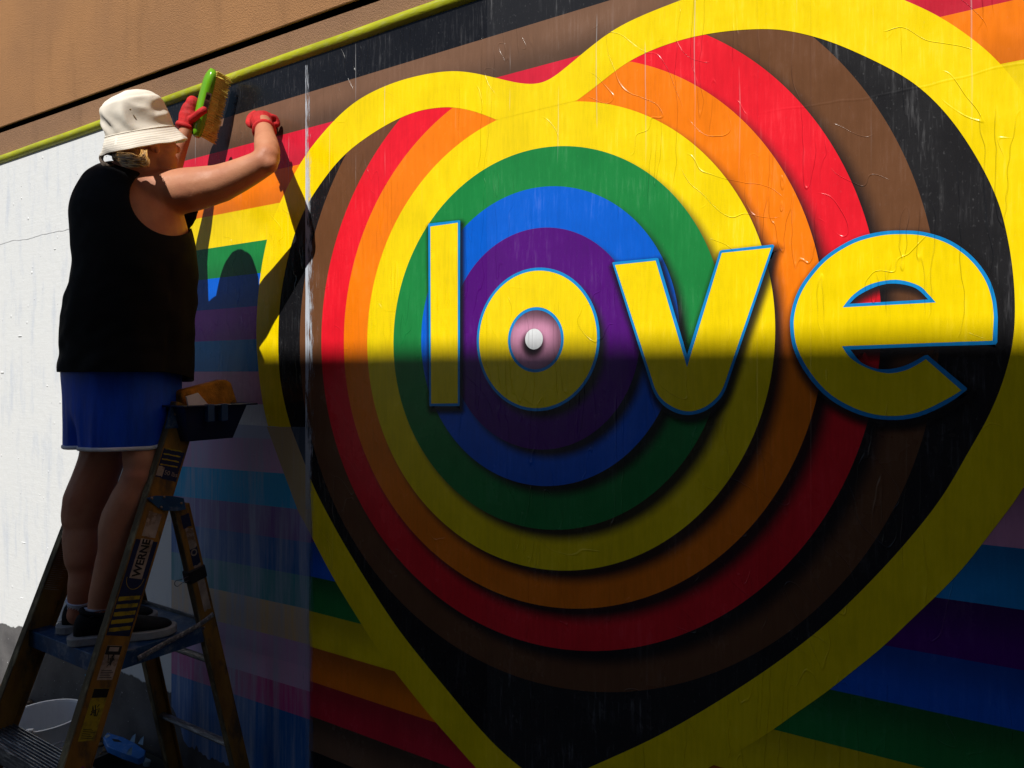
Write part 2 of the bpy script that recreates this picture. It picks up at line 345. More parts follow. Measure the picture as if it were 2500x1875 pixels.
# building across the alley whose shadow falls on the mural
bld = thing('opposite_building', 'plain grey building across the alley behind the viewer', 'building', (2.5, -8, 0))
fp = [(-2.01, -5.0), (12, -5.0), (12, -12), (-2.01 - 0.593 * 7, -12)]; HB = 1.675 + 5.0 * 1.20
bmat = simple('grey_render', (0.10, 0.10, 0.115), 0.9, 0.2, 0.15, 3)
mesh_obj('wall', [(x, y, 0) for x, y in fp] + [(x, y, HB - 0.25) for x, y in fp], [(0, 1, 5, 4), (1, 2, 6, 5), (2, 3, 7, 6), (3, 0, 4, 7)], bmat, bld)
mesh_obj('roof', [(x, y, HB - 0.249) for x, y in fp] + [(x, y, HB) for x, y in fp], [(3, 2, 1, 0), (4, 5, 6, 7), (0, 1, 5, 4), (1, 2, 6, 5), (2, 3, 7, 6), (3, 0, 4, 7)], simple('roof_felt', (0.1, 0.1, 0.1), 0.9), bld)
gm = simple('dark_glass', (0.03, 0.04, 0.05), 0.1, 0.6, 0.05)
for k in range(5):
    for zz in (1.0, 4.0):
        bm = bmesh.new(); box(bm, (-0.9 + 2.5 * k, -4.999, zz), (0.3 + 2.5 * k, -4.95, zz + 1.5)); bm_obj('window', bm, gm, bld)

# ================================================================== MURAL
Y0 = -0.0020; LAY = 0.0002; RL = 0.00008
SHEET_R, SHEET_L, SHEET_B = -1.958, -2.842, 1.416
mural = thing('mural_poster', 'pasted paper mural of a yellow-outlined heart around rainbow rings and the word love', 'mural', (-0.9, -0.002, 0.0))
sheet = thing('poster_sheet', 'fresh upper left mural sheet being smoothed by the person, striped black to pink', 'poster', (-2.4, -0.002, 1.416))
old = thing('faded_poster', 'faded weathered poster sheet with scrubbed pastel stripes behind the ladder', 'poster', (-2.3, -0.002, 0.1))
def poly_bm(loops, y):
    vs = [Vector((p[0], p[1], 0)) for lp in loops for p in lp]
    tris = tessellate_polygon([[Vector((p[0], p[1], 0)) for p in lp] for lp in loops])
    bm = bmesh.new(); bv = [bm.verts.new((v.x, y, v.y)) for v in vs]
    for t in tris:
        try:
            a, b, c = (bv[i] for i in t)
            n = (b.co - a.co).cross(c.co - a.co)
            bm.faces.new((a, b, c) if n.y < 0 else (a, c, b))
        except ValueError: pass
    return bm
def face_front(me):
    return me
def clip(bm, co, no):       # keep the side that no points to
    bmesh.ops.bisect_plane(bm, geom=bm.verts[:] + bm.edges[:] + bm.faces[:], plane_co=co, plane_no=no, clear_inner=True)
def art(name, bm, mat, label=None, kind=None):       # one piece of printed artwork, cut where the sheets meet
    out = []
    for th_, planes in ((mural, [((SHEET_R, 0, 0), (1, 0, 0))]), (sheet, [((SHEET_R, 0, 0), (-1, 0, 0)), ((SHEET_L, 0, 0), (1, 0, 0)), ((0, 0, SHEET_B), (0, 0, 1))])):
        b = bm.copy()
        for co, no in planes: clip(b, co, no)
        if b.faces:
            me = bpy.data.meshes.new(name); b.to_mesh(me); out.append(link_mesh(name, me, mat, th_, label=label))
        b.free()
    bm.free(); return out
def rect(x0, x1, z0, z1, y):
    bm = bmesh.new(); n = 12
    vs = [[bm.verts.new((x0 + (x1 - x0) * i / n, y, z)) for z in (z0, z1)] for i in range(n + 1)]
    for a, b in zip(vs, vs[1:]): bm.faces.new((a[0], b[0], b[1], a[1]))
    return bm
# background stripes
P_ = 0.1178
zs = [2.690, 2.565, 2.444, 2.326, 2.207, 2.084, 1.967, 1.849, 1.729, 1.612, 1.494, 1.383, 1.265, 1.147, 1.031, 0.913, 0.794, 0.673, 0.555, 0.437, 0.320, 0.200]
cols = ['black', 'brown', 'red', 'orange', 'yellow', 'green', 'blue', 'purple', 'sky', 'pink', 'white', 'pink', 'sky', 'purple', 'blue', 'green', 'yellow', 'orange', 'red', 'brown', 'black']
for i, cn in enumerate(cols):
    z1, z0 = zs[i], zs[i + 1]; up = i <= 9
    base = C[cn]
    if cn == 'purple' and up: base = C['violet']
    if cn == 'red': base = (0.68, 0.018, 0.045)
    if cn == 'brown': base = (0.20, 0.105, 0.062)
    if cn == 'sky' : base = (0.006, 0.25, 0.60)
    amt = dict(brown=0.75, black=0.0, white=0.0, yellow=0.12, red=0.25, violet=0.3, sky=0.25, pink=0.3, blue=0.3).get(cn, 0.4)
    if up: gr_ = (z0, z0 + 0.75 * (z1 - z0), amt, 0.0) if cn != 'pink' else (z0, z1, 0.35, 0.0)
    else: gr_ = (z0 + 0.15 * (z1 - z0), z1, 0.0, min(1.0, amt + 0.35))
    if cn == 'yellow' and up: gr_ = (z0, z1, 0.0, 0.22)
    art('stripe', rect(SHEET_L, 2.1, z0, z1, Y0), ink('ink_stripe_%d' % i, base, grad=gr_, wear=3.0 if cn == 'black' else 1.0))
# heart band and what lies inside it (wall coordinates through the survey of the photo)
outer_px = [(1302,207),(1259,203),(1202,188),(1144,176),(1105,174),(1067,177),(1009,188),(951,206),(893,233),(854,260),(816,295),(777,340),(746,380),(715,433),(683,498),(664,548),(652,589),(637,666),(629,747),(626,828),(633,909),(639,963),(653,1035),(673,1096),(702,1174),(729,1247),(758,1300),(798,1381),(834,1443),(885,1525),(924,1586),(964,1637),(1015,1702),(1062,1760),(1123,1828),(1163,1874),(1250,1965),(1330,2040),(1420,2025),(1520,1982),(1620,1932),(1726,1876),(1812,1829),(1891,1779),(1933,1747),(1975,1719),(2029,1681),(2106,1618),(2160,1576),(2232,1504),(2284,1457),(2354,1385),(2400,1324),(2447,1263),(2500,1193),(2560,1075),(2600,960),(2622,820),(2618,650),(2590,480),(2545,330),(2490,212),(2427,140),(2382,102),(2336,68),(2287,38),(2246,18),(2205,0),(2120,-32),(2030,-54),(1940,-62),(1850,-56),(1760,-34),(1667,0),(1568,38),(1500,72),(1452,108),(1414,139),(1375,172),(1337,200)]
inner_px = [(1213,293),(1182,280),(1144,268),(1109,263),(1086,262),(1047,266),(1009,275),(970,292),(931,313),(893,338),(854,367),(816,405),(777,459),(748,504),(723,562),(706,622),(691,693),(683,755),(680,832),(683,909),(691,963),(709,1038),(733,1099),(753,1150),(765,1186),(808,1268),(845,1334),(893,1412),(956,1512),(1015,1590),(1087,1676),(1141,1742),(1195,1804),(1270,1874),(1345,1915),(1433,1874),(1534,1832),(1643,1778),(1751,1713),(1830,1663),(1900,1615),(1957,1572),(2027,1516),(2097,1448),(2167,1376),(2237,1296),(2293,1224),(2330,1165),(2367,1097),(2405,1035),(2441,956),(2463,883),(2476,820),(2479,742),(2473,660),(2464,600),(2449,530),(2431,475),(2395,402),(2359,344),(2314,280),(2246,212),(2178,170),(2088,127),(2020,99),(1952,81),(1898,72),(1839,72),(1771,77),(1703,88),(1636,106),(1568,133),(1516,163),(1464,206),(1410,246)]
sm = lambda L, cl=True: [(p.x, p.y) for p in smooth_path([Vector((*wall2(*q), 0)) for q in L], 5, cl)]
def relax(L, closed, n=14):
    for _ in range(n):
        m = len(L); L = [L[i] if (not closed and i in (0, m - 1)) else tuple(0.5 * L[i][k] + 0.25 * (L[i - 1][k] + L[(i + 1) % m][k]) for k in (0, 1)) for i in range(m)]
    return L
outer = relax(sm(outer_px), True); innr = relax(sm(inner_px, False), False)
CX, CZ = -1.0360, 1.705
RAD = [('purple', 0.3030, -1.0345, 1.6985), ('blue', 0.4081, -1.0369, 1.7046), ('green', 0.5205, -1.0370, 1.6990), ('yellow', 0.6333, -1.0366, 1.7032), ('orange', 0.7390, -1.0363, 1.7091), ('red', 0.8473, -1.0345, 1.7084), ('brown', 0.9542, -1.0343, 1.7110)]
O_DISC = (0.1960, -1.0396, 1.6968)
def ray_r(ang, loop):
    d = (math.cos(ang), math.sin(ang)); best = 0
    for (ax, az), (bx, bz) in zip(loop, loop[1:] + loop[:1]):
        ax, az, bx, bz = ax - CX, az - CZ, bx - CX, bz - CZ
        ex, ez = bx - ax, bz - az; den = d[0] * ez - d[1] * ex
        if abs(den) < 1e-9: continue
        t = (ax * ez - az * ex) / den; s = (ax * d[1] - az * d[0]) / den
        if t > 0 and -1e-6 <= s <= 1 + 1e-6: best = max(best, t)
    return best
NA = 480
HR = [ray_r(2 * math.pi * i / NA, innr) + 0.03 for i in range(NA)]
def ring_bm(c0, c1, y, clipped=True):
    bm = bmesh.new(); vs = []
    for i in range(NA):
        a = 2 * math.pi * i / NA; h = HR[i] if clipped else 9
        ro, ri = (min(h, c[0] + (c[1] - CX) * math.cos(a) + (c[2] - CZ) * math.sin(a)) for c in (c1, c0)); vs.append((ri, ro, [bm.verts.new((CX + r * math.cos(a), y, CZ + r * math.sin(a))) for r in (ri, ro)]))
    for i in range(NA):
        (a0, a1, va), (b0, b1, vb) = vs[i], vs[(i + 1) % NA]
        if a1 - a0 > 1e-5 or b1 - b0 > 1e-5:
            f = [va[0], va[1], vb[1], vb[0]]
            try: bm.faces.new(f)
            except ValueError: pass
    for v in [v for v in bm.verts if not v.link_faces]: bm.verts.remove(v)
    return bm
def disc_bm(r, y, n=160, cx=CX, cz=CZ, r0=0.0):
    if r0: 
        return poly_bm([[(cx + r * math.cos(2 * math.pi * i / n), cz + r * math.sin(2 * math.pi * i / n)) for i in range(n)], [(cx + r0 * math.cos(2 * math.pi * i / n), cz + r0 * math.sin(2 * math.pi * i / n)) for i in range(n)]], y)
    bm = bmesh.new(); bm.faces.new([bm.verts.new((cx + r * math.cos(2 * math.pi * i / n), y, cz + r * math.sin(2 * math.pi * i / n))) for i in range(n)]); return bm
SX, SZ, BL = 0.020, -0.021, 0.016
inn_loop = innr
art('heart_field', poly_bm([[(CX + HR[i] * math.cos(2 * math.pi * i / NA), CZ + HR[i] * math.sin(2 * math.pi * i / NA)) for i in range(NA)]], Y0 - RL), ink('ink_heart_black', C['black'], wear=3.0), label='black field inside the heart')
prev_r = None; order = list(reversed(RAD))
for k, (cn, *rc) in enumerate(order):
    nxt = order[k + 1][1:] if k + 1 < len(order) else O_DISC
    f_ = 1.0 + 0.32 * (5 - k) / 5; sh = [(nxt[1] + SX * f_, nxt[2] + SZ * f_, nxt[0], BL * f_, 0.97)]
    art('ring', ring_bm((nxt[0] - 0.006, nxt[1], nxt[2]), rc, Y0 - RL * (2 + k), True), ink('ink_ring_' + cn, C[cn] if cn != 'purple' else C['purple'], shadow=sh), label='%s ring around the letter o' % cn)
ink_y = ink('ink_heart_yellow', C['yellow'])
art('heart_outline', poly_bm([outer, innr], Y0 - RL * 9.5), ink_y, label='broad yellow heart outline')
# letters: cyan outline under a yellow face, over a soft printed shadow
LY = Y0 - RL * 11 - LAY
ink_c = ink('ink_cyan', (0.005, 0.26, 0.66)); ink_f = ink('ink_letter_yellow', C['yellow'], wear=0.7)
def c2(L): return [(1000 + x * 0.36166, 500 + y * 0.36166) for x, y in L]
def gg(L): return [(1700 + x * 0.36166, 500 + y * 0.36166) for x, y in L]
def W(L): return [wall2(*p) for p in L]
def area(L): return sum(a[0] * b[1] - b[0] * a[1] for a, b in zip(L, L[1:] + L[:1])) / 2
def offset(L, d):
    if area(L) < 0: L = L[::-1]
    out = []; n = len(L)
    for i in range(n):
        a, b, c = Vector(L[i - 1]), Vector(L[i]), Vector(L[(i + 1) % n]); e1 = (b - a).normalized(); e2 = (c - b).normalized()
        n1 = Vector((e1.y, -e1.x)); n2 = Vector((e2.y, -e2.x)); m = (n1 + n2); l = m.length
        m = m / l if l > 1e-6 else n1; k = d / max(0.72, m.dot(n1)); out.append((b.x + m.x * k, b.y + m.y * k))
    return out
def shadow_mat():
    m, t = nt('ink_letter_shadow'); g = G(t); a = g.n('Attribute', attribute_name='soft'); tr = g.n('BsdfTransparent')
    p = g.bsdf((0.008, 0.008, 0.010), 0.4, 0.4); mx = g.n('MixShader'); g.put(mx.inputs[0], g.math('MULTIPLY', g.mapr(a.outputs['Fac'], 0, 1), 0.88))
    t.links.new(tr.outputs[0], mx.inputs[1]); t.links.new(p, mx.inputs[2]); g.out(mx.outputs[0]); return m
SHM = shadow_mat()
def letter_shadow(L, y, hole=None):
    if area(L) < 0: L = L[::-1]
    mv = lambda Q: [(x + 0.005, z - 0.012) for x, z in Q]
    L = mv(L); levels = [(-0.020, 1.0), (-0.006, 0.93), (0.003, 0.7), (0.012, 0.35), (0.022, 0.0)]
    loops = [offset(L, d) for d, _ in levels]; n = len(L); vals = [levels[k][1] for k in range(len(levels)) for _ in range(n)]
    verts = [(p[0], y, p[1]) for lp in loops for p in lp]; faces = []
    for k in range(len(loops) - 1):
        for i in range(n): faces.append((k * n + i, k * n + (i + 1) % n, (k + 1) * n + (i + 1) % n, (k + 1) * n + i))
    inner = [loops[0]]
    if hole:
        if area(hole) < 0: hole = hole[::-1]
        h1, h0 = offset(mv(hole), 0.010), offset(mv(hole), -0.010); base = len(verts); m = len(hole); inner.append(h1)
        verts += [(p[0], y, p[1]) for p in h1 + h0]; vals += [0.95] * m + [0.25] * m
        for i in range(m): faces.append((base + i, base + (i + 1) % m, base + m + (i + 1) % m, base + m + i))
        for t in tessellate_polygon([[Vector((p[0], p[1], 0)) for p in h0]]): faces.append(tuple(base + m + k for k in t))
    for t in tessellate_polygon([[Vector((p[0], p[1], 0)) for p in lp] for lp in inner]): faces.append(tuple(k if k < n else len(levels) * n + k - n for k in t))
    o = mesh_obj('letter_shadow', verts, faces, SHM, mural)
    at_ = o.data.attributes.new('soft', 'FLOAT', 'POINT'); at_.data.foreach_set('value', vals)
    return o
def densify(L, step=0.02):
    out = []
    for a, b in zip(L, L[1:] + L[:1]):
        n = max(1, int((Vector(b) - Vector(a)).length / step)); out += [(a[0] + (b[0] - a[0]) * i / n, a[1] + (b[1] - a[1]) * i / n) for i in range(n)]
    return out
def letter(ch, lo, lf, holes_o=(), holes_f=(), shadow=True):
    if shadow: letter_shadow(densify(lo), LY + LAY * 0.5, list(holes_o[0]) if holes_o else None)
    bm = poly_bm([lo] + list(holes_o), LY - LAY); me = bpy.data.meshes.new('letter'); bm.to_mesh(me); bm.free()
    o = link_mesh('letter', me, ink_c, mural, label='letter %s, yellow with thin blue edge' % ch)
    bm = poly_bm([lf] + list(holes_f), LY - LAY * 2); me = bpy.data.meshes.new('letter_face'); bm.to_mesh(me); bm.free(); link_mesh('letter_face', me, ink_f, o)
def arc(pts, sub=6): return [(p.x, p.y) for p in smooth_path([Vector((*p, 0)) for p in pts], sub)]
letter('l', W(c2([(134,128),(341,105),(346,110),(343,1354),(338,1359),(142,1359),(137,1354),(130,133)])), W(c2([(145,148),(330,122),(330,1340),(150,1342)])))
def circ(r, n=120, cx=-1.0396, cz=1.6968): return [(cx + r * math.cos(2 * math.pi * i / n), cz + r * math.sin(2 * math.pi * i / n)) for i in range(n)]
letter('o', circ(0.1966), circ(0.1883), [circ(0.0811, 90, -1.0390, 1.6962)], [circ(0.0893, 90, -1.0390, 1.6962)], shadow=False)
pk = ink('ink_pink', C['pink'], grad=(1.725, 1.77, 0.0, 0.85), rim=(-1.048, 1.690, 0.050, 0.105, 0.8))
art('centre_disc', disc_bm(0.086, LY + LAY * 0.6, 90, -1.0390, 1.6962), pk, label='pink centre of the letter o')
bm = disc_bm(0.0285, LY - LAY * 1.2, 60, -1.0430, 1.698)
art('white_dot', bm, ink('ink_white', C['white'], wear=0.2), label='white dot in the letter o')
letter_shadow([(-1.0520 + 0.025 * math.cos(i * math.pi / 20), 1.697 + 0.025 * math.sin(i * math.pi / 20)) for i in range(40)], LY - LAY * 0.8)
vo = c2([(1372,394),(1376,388)] + [(1672,360),(1682,363)] + [(1876,1015)] + [(2096,316),(2106,308)]) + gg([(518,269),(528,277),(205,1235)])
vb = arc(gg([(205,1235),(170,1300),(110,1360),(40,1400),(-45,1418),(-130,1405),(-210,1360),(-265,1300),(-297,1235)]))
letter('v', W(vo[:-1] + vb), W(c2([(1390,407),(1664,378),(1876,1095)]) + gg([(175,326),(508,291),(188,1228)][:2]) + arc(gg([(186,1230),(150,1290),(95,1342),(30,1378),(-45,1394),(-120,1380),(-195,1340),(-247,1290),(-278,1232)]))))
eo = arc(gg([(1825,1250),(1700,1340),(1500,1430),(1300,1452),(1100,1415),(900,1310),(750,1150),(660,980),(635,820),(648,700),(690,580),(760,470),(860,360),(980,275),(1100,218),(1250,183),(1390,175),(1530,184),(1680,228),(1800,297),(1900,390),(1980,510),(2022,640),(2035,760)]), 4) + gg([(2032,928),(2020,944),(1600,955),(1042,978)]) + arc(gg([(1042,978),(1110,1060),(1200,1102),(1290,1110),(1390,1092),(1470,1058),(1540,1018)]), 4) + gg([(1562,1014),(1822,1232),(1828,1240)])
ef = arc(gg([(1790,1252),(1690,1312),(1500,1400),(1300,1425),(1110,1388),(915,1285),(775,1135),(685,970),(660,820),(672,705),(712,592),(780,486),(876,380),(992,298),(1110,243),(1255,208),(1390,200),(1525,209),(1668,250),(1785,318),(1880,407),(1955,520),(1996,645),(2008,760)]), 4) + gg([(2000,918),(1600,932),(985,955)]) + arc(gg([(985,955),(1040,1032),(1150,1100),(1290,1137),(1410,1118),(1490,1080),(1550,1042)]), 4)
eye_o = arc(gg([(1035,669),(1100,610),(1230,548),(1350,533),(1480,563),(1566,640)]), 5); eye_f = arc(gg([(990,693),(1062,608),(1180,536),(1350,507),(1500,545),(1570,608),(1617,660)]), 5)
letter('e', W(eo), W(ef), [W(eye_o)], [W(eye_f)])

# ---- torn white strip of bare paste along the join of the sheets
def smear_mat():
    m, t = nt('paste_smear'); g = G(t); P = g.pos(); sx = g.n('SeparateXYZ'); g.put(sx.inputs[0], P)
    st_ = g.noise(g.scaled(P, (170, 1, 11)), 1.0, 6, 0.75); big = g.noise(g.scaled(P, (4, 1, 3.2)), 1.0, 3)
    e = g.mapr(sx.outputs[0], -1.958, -1.912, 0.48, -0.24, smooth=False); top = g.mapr(sx.outputs[2], 2.25, 2.62, 0.0, -0.30)
    gap = g.noise(g.scaled(P, (30, 1, 7)), 1.0, 4, 0.7)
    v = g.math('ADD', g.math('MULTIPLY_ADD', g.math('SUBTRACT', st_, 0.5), 1.7, e), g.math('ADD', g.math('MULTIPLY_ADD', g.math('SUBTRACT', big, 0.5), 1.2, g.math('MULTIPLY', g.math('SUBTRACT', gap, 0.5), 1.1)), top)); zf = g.mapr(sx.outputs[2], 0.95, 1.5, 0.15, 1.0)
    a = g.math('MULTIPLY', g.mapr(v, 0.02, 0.36), zf)
    p = g.bsdf((0.60, 0.65, 0.73), 0.6, 0.3, g.bump(st_, 0.5, 0.002)); tr = g.n('BsdfTransparent'); mx = g.n('MixShader'); g.put(mx.inputs[0], g.math('MULTIPLY', a, 0.86))
    t.links.new(tr.outputs[0], mx.inputs[1]); t.links.new(p, mx.inputs[2]); g.out(mx.outputs[0]); return m
bm = bmesh.new(); pv = None
for i in range(161):
    z = 0.15 + (2.66 - 0.15) * i / 160; f = max(0.0, min(1.0, (2.66 - z) / 0.5)); w = 0.014 + 0.056 * f + 0.012 * noise.noise(Vector((0, 0, z * 4))) + 0.004 * noise.noise(Vector((3, 0, z * 40)))
    r = [bm.verts.new((-1.9585 + 0.0015 * noise.noise(Vector((9, 0, z * 12))), LY - LAY * 3, z)), bm.verts.new((-1.9585 + max(w, 0.003), LY - LAY * 3, z))]
    if pv: bm.faces.new((pv[0], r[0], r[1], pv[1])[::-1])
    pv = r
bm_obj('paste_smear', bm, smear_mat(), mural, label='pale torn strip along the sheet join')

# ---- old faded sheet under the ladder
OX0, OX1, OT = -2.745, -1.905, 1.4165
YO = Y0 - LAY * 4
fz = [1.4165, 1.378, 1.258, 1.138, 1.028, 0.912, 0.800, 0.680, 0.600, 0.520, 0.425, 0.115]
fc = [('white', 0.35), ('pink', 0.40), ('sky', 0.22), ('purple', 0.50), ('blue', 0.50), ('green', 0.58), ('yellow', 0.60), ('orange', 0.62), ('pink', 0.5), ('red', 0.55), ('blue', 0.45)]
for i, (cn, a) in enumerate(fc):
    z1, z0 = fz[i], fz[i + 1]; last = i == len(fc) - 1
    sl = 0.022                                    # this sheet hangs a touch out of level
    c = dict(white=(0.50, 0.54, 0.70), pink=(0.66, 0.36, 0.60), sky=(0.0, 0.40, 0.74), purple=(0.20, 0.09, 0.36), yellow=(0.76, 0.50, 0.20), orange=(0.60, 0.30, 0.55), red=(0.60, 0.04, 0.26), green=(0.03, 0.30, 0.33), blue=(0.0, 0.13, 0.46))[cn]
    bm = bmesh.new(); n = 60; vs = []
    for k in range(n + 1):
        f = k / n; x = OX0 + (OX1 - OX0) * f; top = z1 - (0 if i == 0 else sl * (1 - f)); bot = z0 - sl * (1 - f)
        if last: bot = 0.15 - 0.03 * f + 0.045 * noise.noise(Vector((x * 9, 0, 0))) + 0.02 * noise.noise(Vector((x * 60, 2, 0))) + (0.10 * max(0, 0.12 - f) / 0.12 if f < 0.12 else 0)
        if k == n: vs.append([bm.verts.new((x + 0.004 * noise.noise(Vector((bot * 40, 1, 0))), YO, bot)), bm.verts.new((x + 0.004 * noise.noise(Vector((top * 40, 1, 0))), YO, top))])
        else: vs.append([bm.verts.new((x, YO, bot)), bm.verts.new((x, YO, top))])
    for a_, b_ in zip(vs, vs[1:]): bm.faces.new((a_[0], b_[0], b_[1], a_[1]))
    bm_obj('stripe', bm, faded('faded_ink_%d' % i, c, a), old)
fb = [(653,1042),(673,1096),(702,1174),(729,1247),(758,1300),(764,1312)]; fi = [(764,1184),(753,1150),(733,1099),(711,1042)]
bm = poly_bm([W(fb + fi)], YO - LAY); bm_obj('heart_outline', bm, faded('faded_ink_tan', (0.50, 0.36, 0.17), 0.38, (0.48, 0.42, 0.40), 0.5), old, label='faded tan piece of the heart outline')
bm = poly_bm([W([(711,1042),(733,1099),(753,1150),(764,1184),(764,1042)])], YO - LAY); bm_obj('heart_field', bm, faded('faded_ink_dark', (0.03, 0.05, 0.09), 0.35, (0.25, 0.32, 0.42), 0.6), old, label='scrubbed dark corner inside the heart')

# ================================================================== LADDER
L_fib = simple('ladder_fibreglass', (0.30, 0.14, 0.018), 0.55, 0.4, 0.4, 14, 0.4, 0.002, (1, 1, 0.4), dirt=(0.06, 0.045, 0.03), dirt_amt=0.85, dirt_scale=16)
L_edge = simple('ladder_worn_edge', (0.13, 0.10, 0.055), 0.75, 0.25, 0.5, 22, 0.9, 0.003, (1, 1, 0.35), dirt=(0.36, 0.30, 0.16), dirt_amt=0.7, dirt_scale=20)
L_blue = simple('ladder_blue_steel', (0.008, 0.060, 0.16), 0.42, 0.5, 0.3, 14, 0.35, 0.002, dirt=(0.30, 0.33, 0.36), dirt_amt=0.4, dirt_scale=24)
L_alu = simple('ladder_aluminium', (0.16, 0.16, 0.17), 0.38, 0.5, 0.5, 18, 0.5, 0.002, (1, 6, 6), dirt=(0.62, 0.60, 0.55), dirt_amt=0.75, dirt_scale=13, Metallic=0.35)
L_dark = simple('decal_navy', (0.012, 0.02, 0.07), 0.4); L_yel = simple('decal_yellow', (0.42, 0.31, 0.015), 0.5, dirt=(0.12, 0.09, 0.03), dirt_amt=0.85, dirt_scale=26)
L_white = simple('decal_pale', (0.40, 0.32, 0.26), 0.6, 0.3, 0.4, 20, dirt=(0.16, 0.09, 0.04), dirt_amt=0.85, dirt_scale=22); L_blk = simple('decal_black', (0.012, 0.012, 0.014), 0.5)
L_rivet = simple('rivet_metal', (0.30, 0.22, 0.17), 0.4, 0.5, Metallic=0.7); L_rub = simple('ladder_rubber', (0.02, 0.02, 0.02), 0.8)
lad = thing('step_ladder', 'paint-spattered yellow and blue platform step ladder the person stands on', 'ladder', (-2.42, -0.4, 0))
NF = ((-2.185, -0.80, 0.0), (-2.20, -0.285, 1.50)); FF = ((-2.71, -0.80, 0.0), (-2.60, -0.285, 1.50))
NR = ((-2.185, -0.034, 0.0), (-2.205, -0.305, 1.172)); FR = ((-2.665, -0.034, 0.0), (-2.62, -0.305, 1.172))
def on(rail, z): a, b = Vector(rail[0]), Vector(rail[1]); return a.lerp(b, (z - a.z) / (b.z - a.z))
def rail_m(rail, side): # local z up the rail, x outward, y toward the wall across the web
    a, b = Vector(rail[0]), Vector(rail[1]); z = (b - a).normalized(); x = Vector((side, 0, 0)); y = z.cross(x).normalized(); x = y.cross(z).normalized()
    if y.y < 0: y = -y
    m = Matrix((x, y, z)).transposed().to_4x4(); m.translation = a; return m, (b - a).length
def rail(r, side, w, fl, matf=L_fib):
    m, ln = rail_m(r, side); bm = bmesh.new(); box(bm, (-0.005, -w / 2, 0.02), (0, w / 2, ln), 0.0012, mtx=m); o = bm_obj('rail', bm, matf, lad)
    for y0, y1 in ((-w / 2 - 0.005, -w / 2), (w / 2, w / 2 + 0.005)):
        bm = bmesh.new(); box(bm, (-fl, y0, 0.02), (0.001, y1, ln), 0.0014, mtx=m); bm_obj('flange', bm, L_edge if y0 < 0 else matf, o)
    bm = bmesh.new(); box(bm, (-fl - 0.004, -w / 2 - 0.01, 0.0), (0.006, w / 2 + 0.01, 0.05), 0.004, mtx=m); bm_obj('foot', bm, L_rub, o)
    return m, ln, o
mNF, lNF, oNF = rail(NF, 1, 0.078, 0.030); mFF, lFF, oFF = rail(FF, -1, 0.078, 0.030)
mNR, lNR, oNR = rail(NR, 1, 0.048, 0.026); mFR, lFR, oFR = rail(FR, -1, 0.048, 0.026)
def web_pt(u, v, m):       # where a photo pixel lands on a rail's outer face, in the rail's own (y, z)
    o = Vector((0, -DIST, HGT)); t = (u - 1250) / FPX; d = Vector((-ST + t * CT, CT + t * ST, (V0 - v) / FPX)); n = m.to_3x3().col[0]
    k = (m.translation - o).dot(n) / d.dot(n); p = m.inverted() @ (o + d * k); return p.y, p.z
def decal(m, y0, y1, z0, z1, mat, lift=0.0006, skew=0.0, name='sticker', parent=None, label=None, rag=0.0):
    n = 10; vs = []; fs = []
    for i in range(n + 1):
        y = y0 + (y1 - y0) * i / n; s = skew * (i / n); r0 = rag * noise.noise(Vector((y * 90, z0 * 31, 0))); r1 = rag * noise.noise(Vector((y * 90, z1 * 37, 4)))
        vs += [m @ Vector((lift, y, z0 + s + r0)), m @ Vector((lift, y, z1 + s + r1))]
    for i in range(n): fs.append((2 * i, 2 * i + 2, 2 * i + 3, 2 * i + 1))
    return mesh_obj(name, vs, fs, mat, parent or oNF, label=label)
HW = 0.037
def zr(u, v, m=mNF): return web_pt(u, v, m)[1]
# striped warning bands, maker's panel and labels up the near front rail
za, zb = zr(290, 1548), zr(325, 1448)
decal(mNF, -HW, HW, za - 0.005, zr(350, 1318), L_dark, label='dark blue maker panel')
for k in range(5): decal(mNF, -HW + 0.003, HW - 0.004, za + 0.004 + k * 0.0225, za + 0.016 + k * 0.0225, L_yel, 0.0012, 0.010, 'warning_stripe', rag=0.0015)
zt0, zt1 = zr(395, 1168), zr(420, 1098)
decal(mNF, -HW, HW, zt0, zt1, L_dark, rag=0.004, label='peeling striped sticker')
for k in range(4): decal(mNF, -HW + 0.004, HW - 0.01, zt0 + 0.040 + k * 0.017, zt0 + 0.044 + k * 0.017, L_yel, 0.0012, 0.004, 'warning_stripe', rag=0.002)
decal(mNF, -HW, -HW + 0.022, zt0 + 0.004, zt0 + 0.036, L_white, 0.0013, rag=0.006)
def put_text(body, size, m, y, z, rot, mat, lift=0.0016, off=0.0, name='lettering', parent=None, sx=1.0):
    me = text_mesh(body, size, 0, off); mm = m @ Matrix.Translation((lift, y, z)) @ Matrix(((0, 0, 1, 0), (1, 0, 0, 0), (0, 1, 0, 0), (0, 0, 0, 1))) @ Matrix.Rotation(rot, 4, 'Z') @ Matrix.Diagonal((sx, 1, 1, 1))
    me.transform(mm); return link_mesh(name, me, mat, parent or oNF)
put_text('50 lbs', 0.020, mNF, 0.012, zt0 + 0.020, 0.0, L_white, 0.0016)
zw0, zw1 = zr(310, 1405), zr(345, 1322)
decal(mNF, -0.022, 0.024, zr(345, 1308), zr(382, 1252), L_white, 0.0011, rag=0.004, label='torn pale sticker')
decal(mNF, -0.021, 0.021, zw0 - 0.006, zw1 + 0.010, L_white, 0.0012, label='pale name plate')
put_text('WERNE', 0.036, mNF, 0.0, (zw0 + zw1) / 2 + 0.004, math.pi / 2, L_blk, 0.0018, 0.0012, sx=0.92)
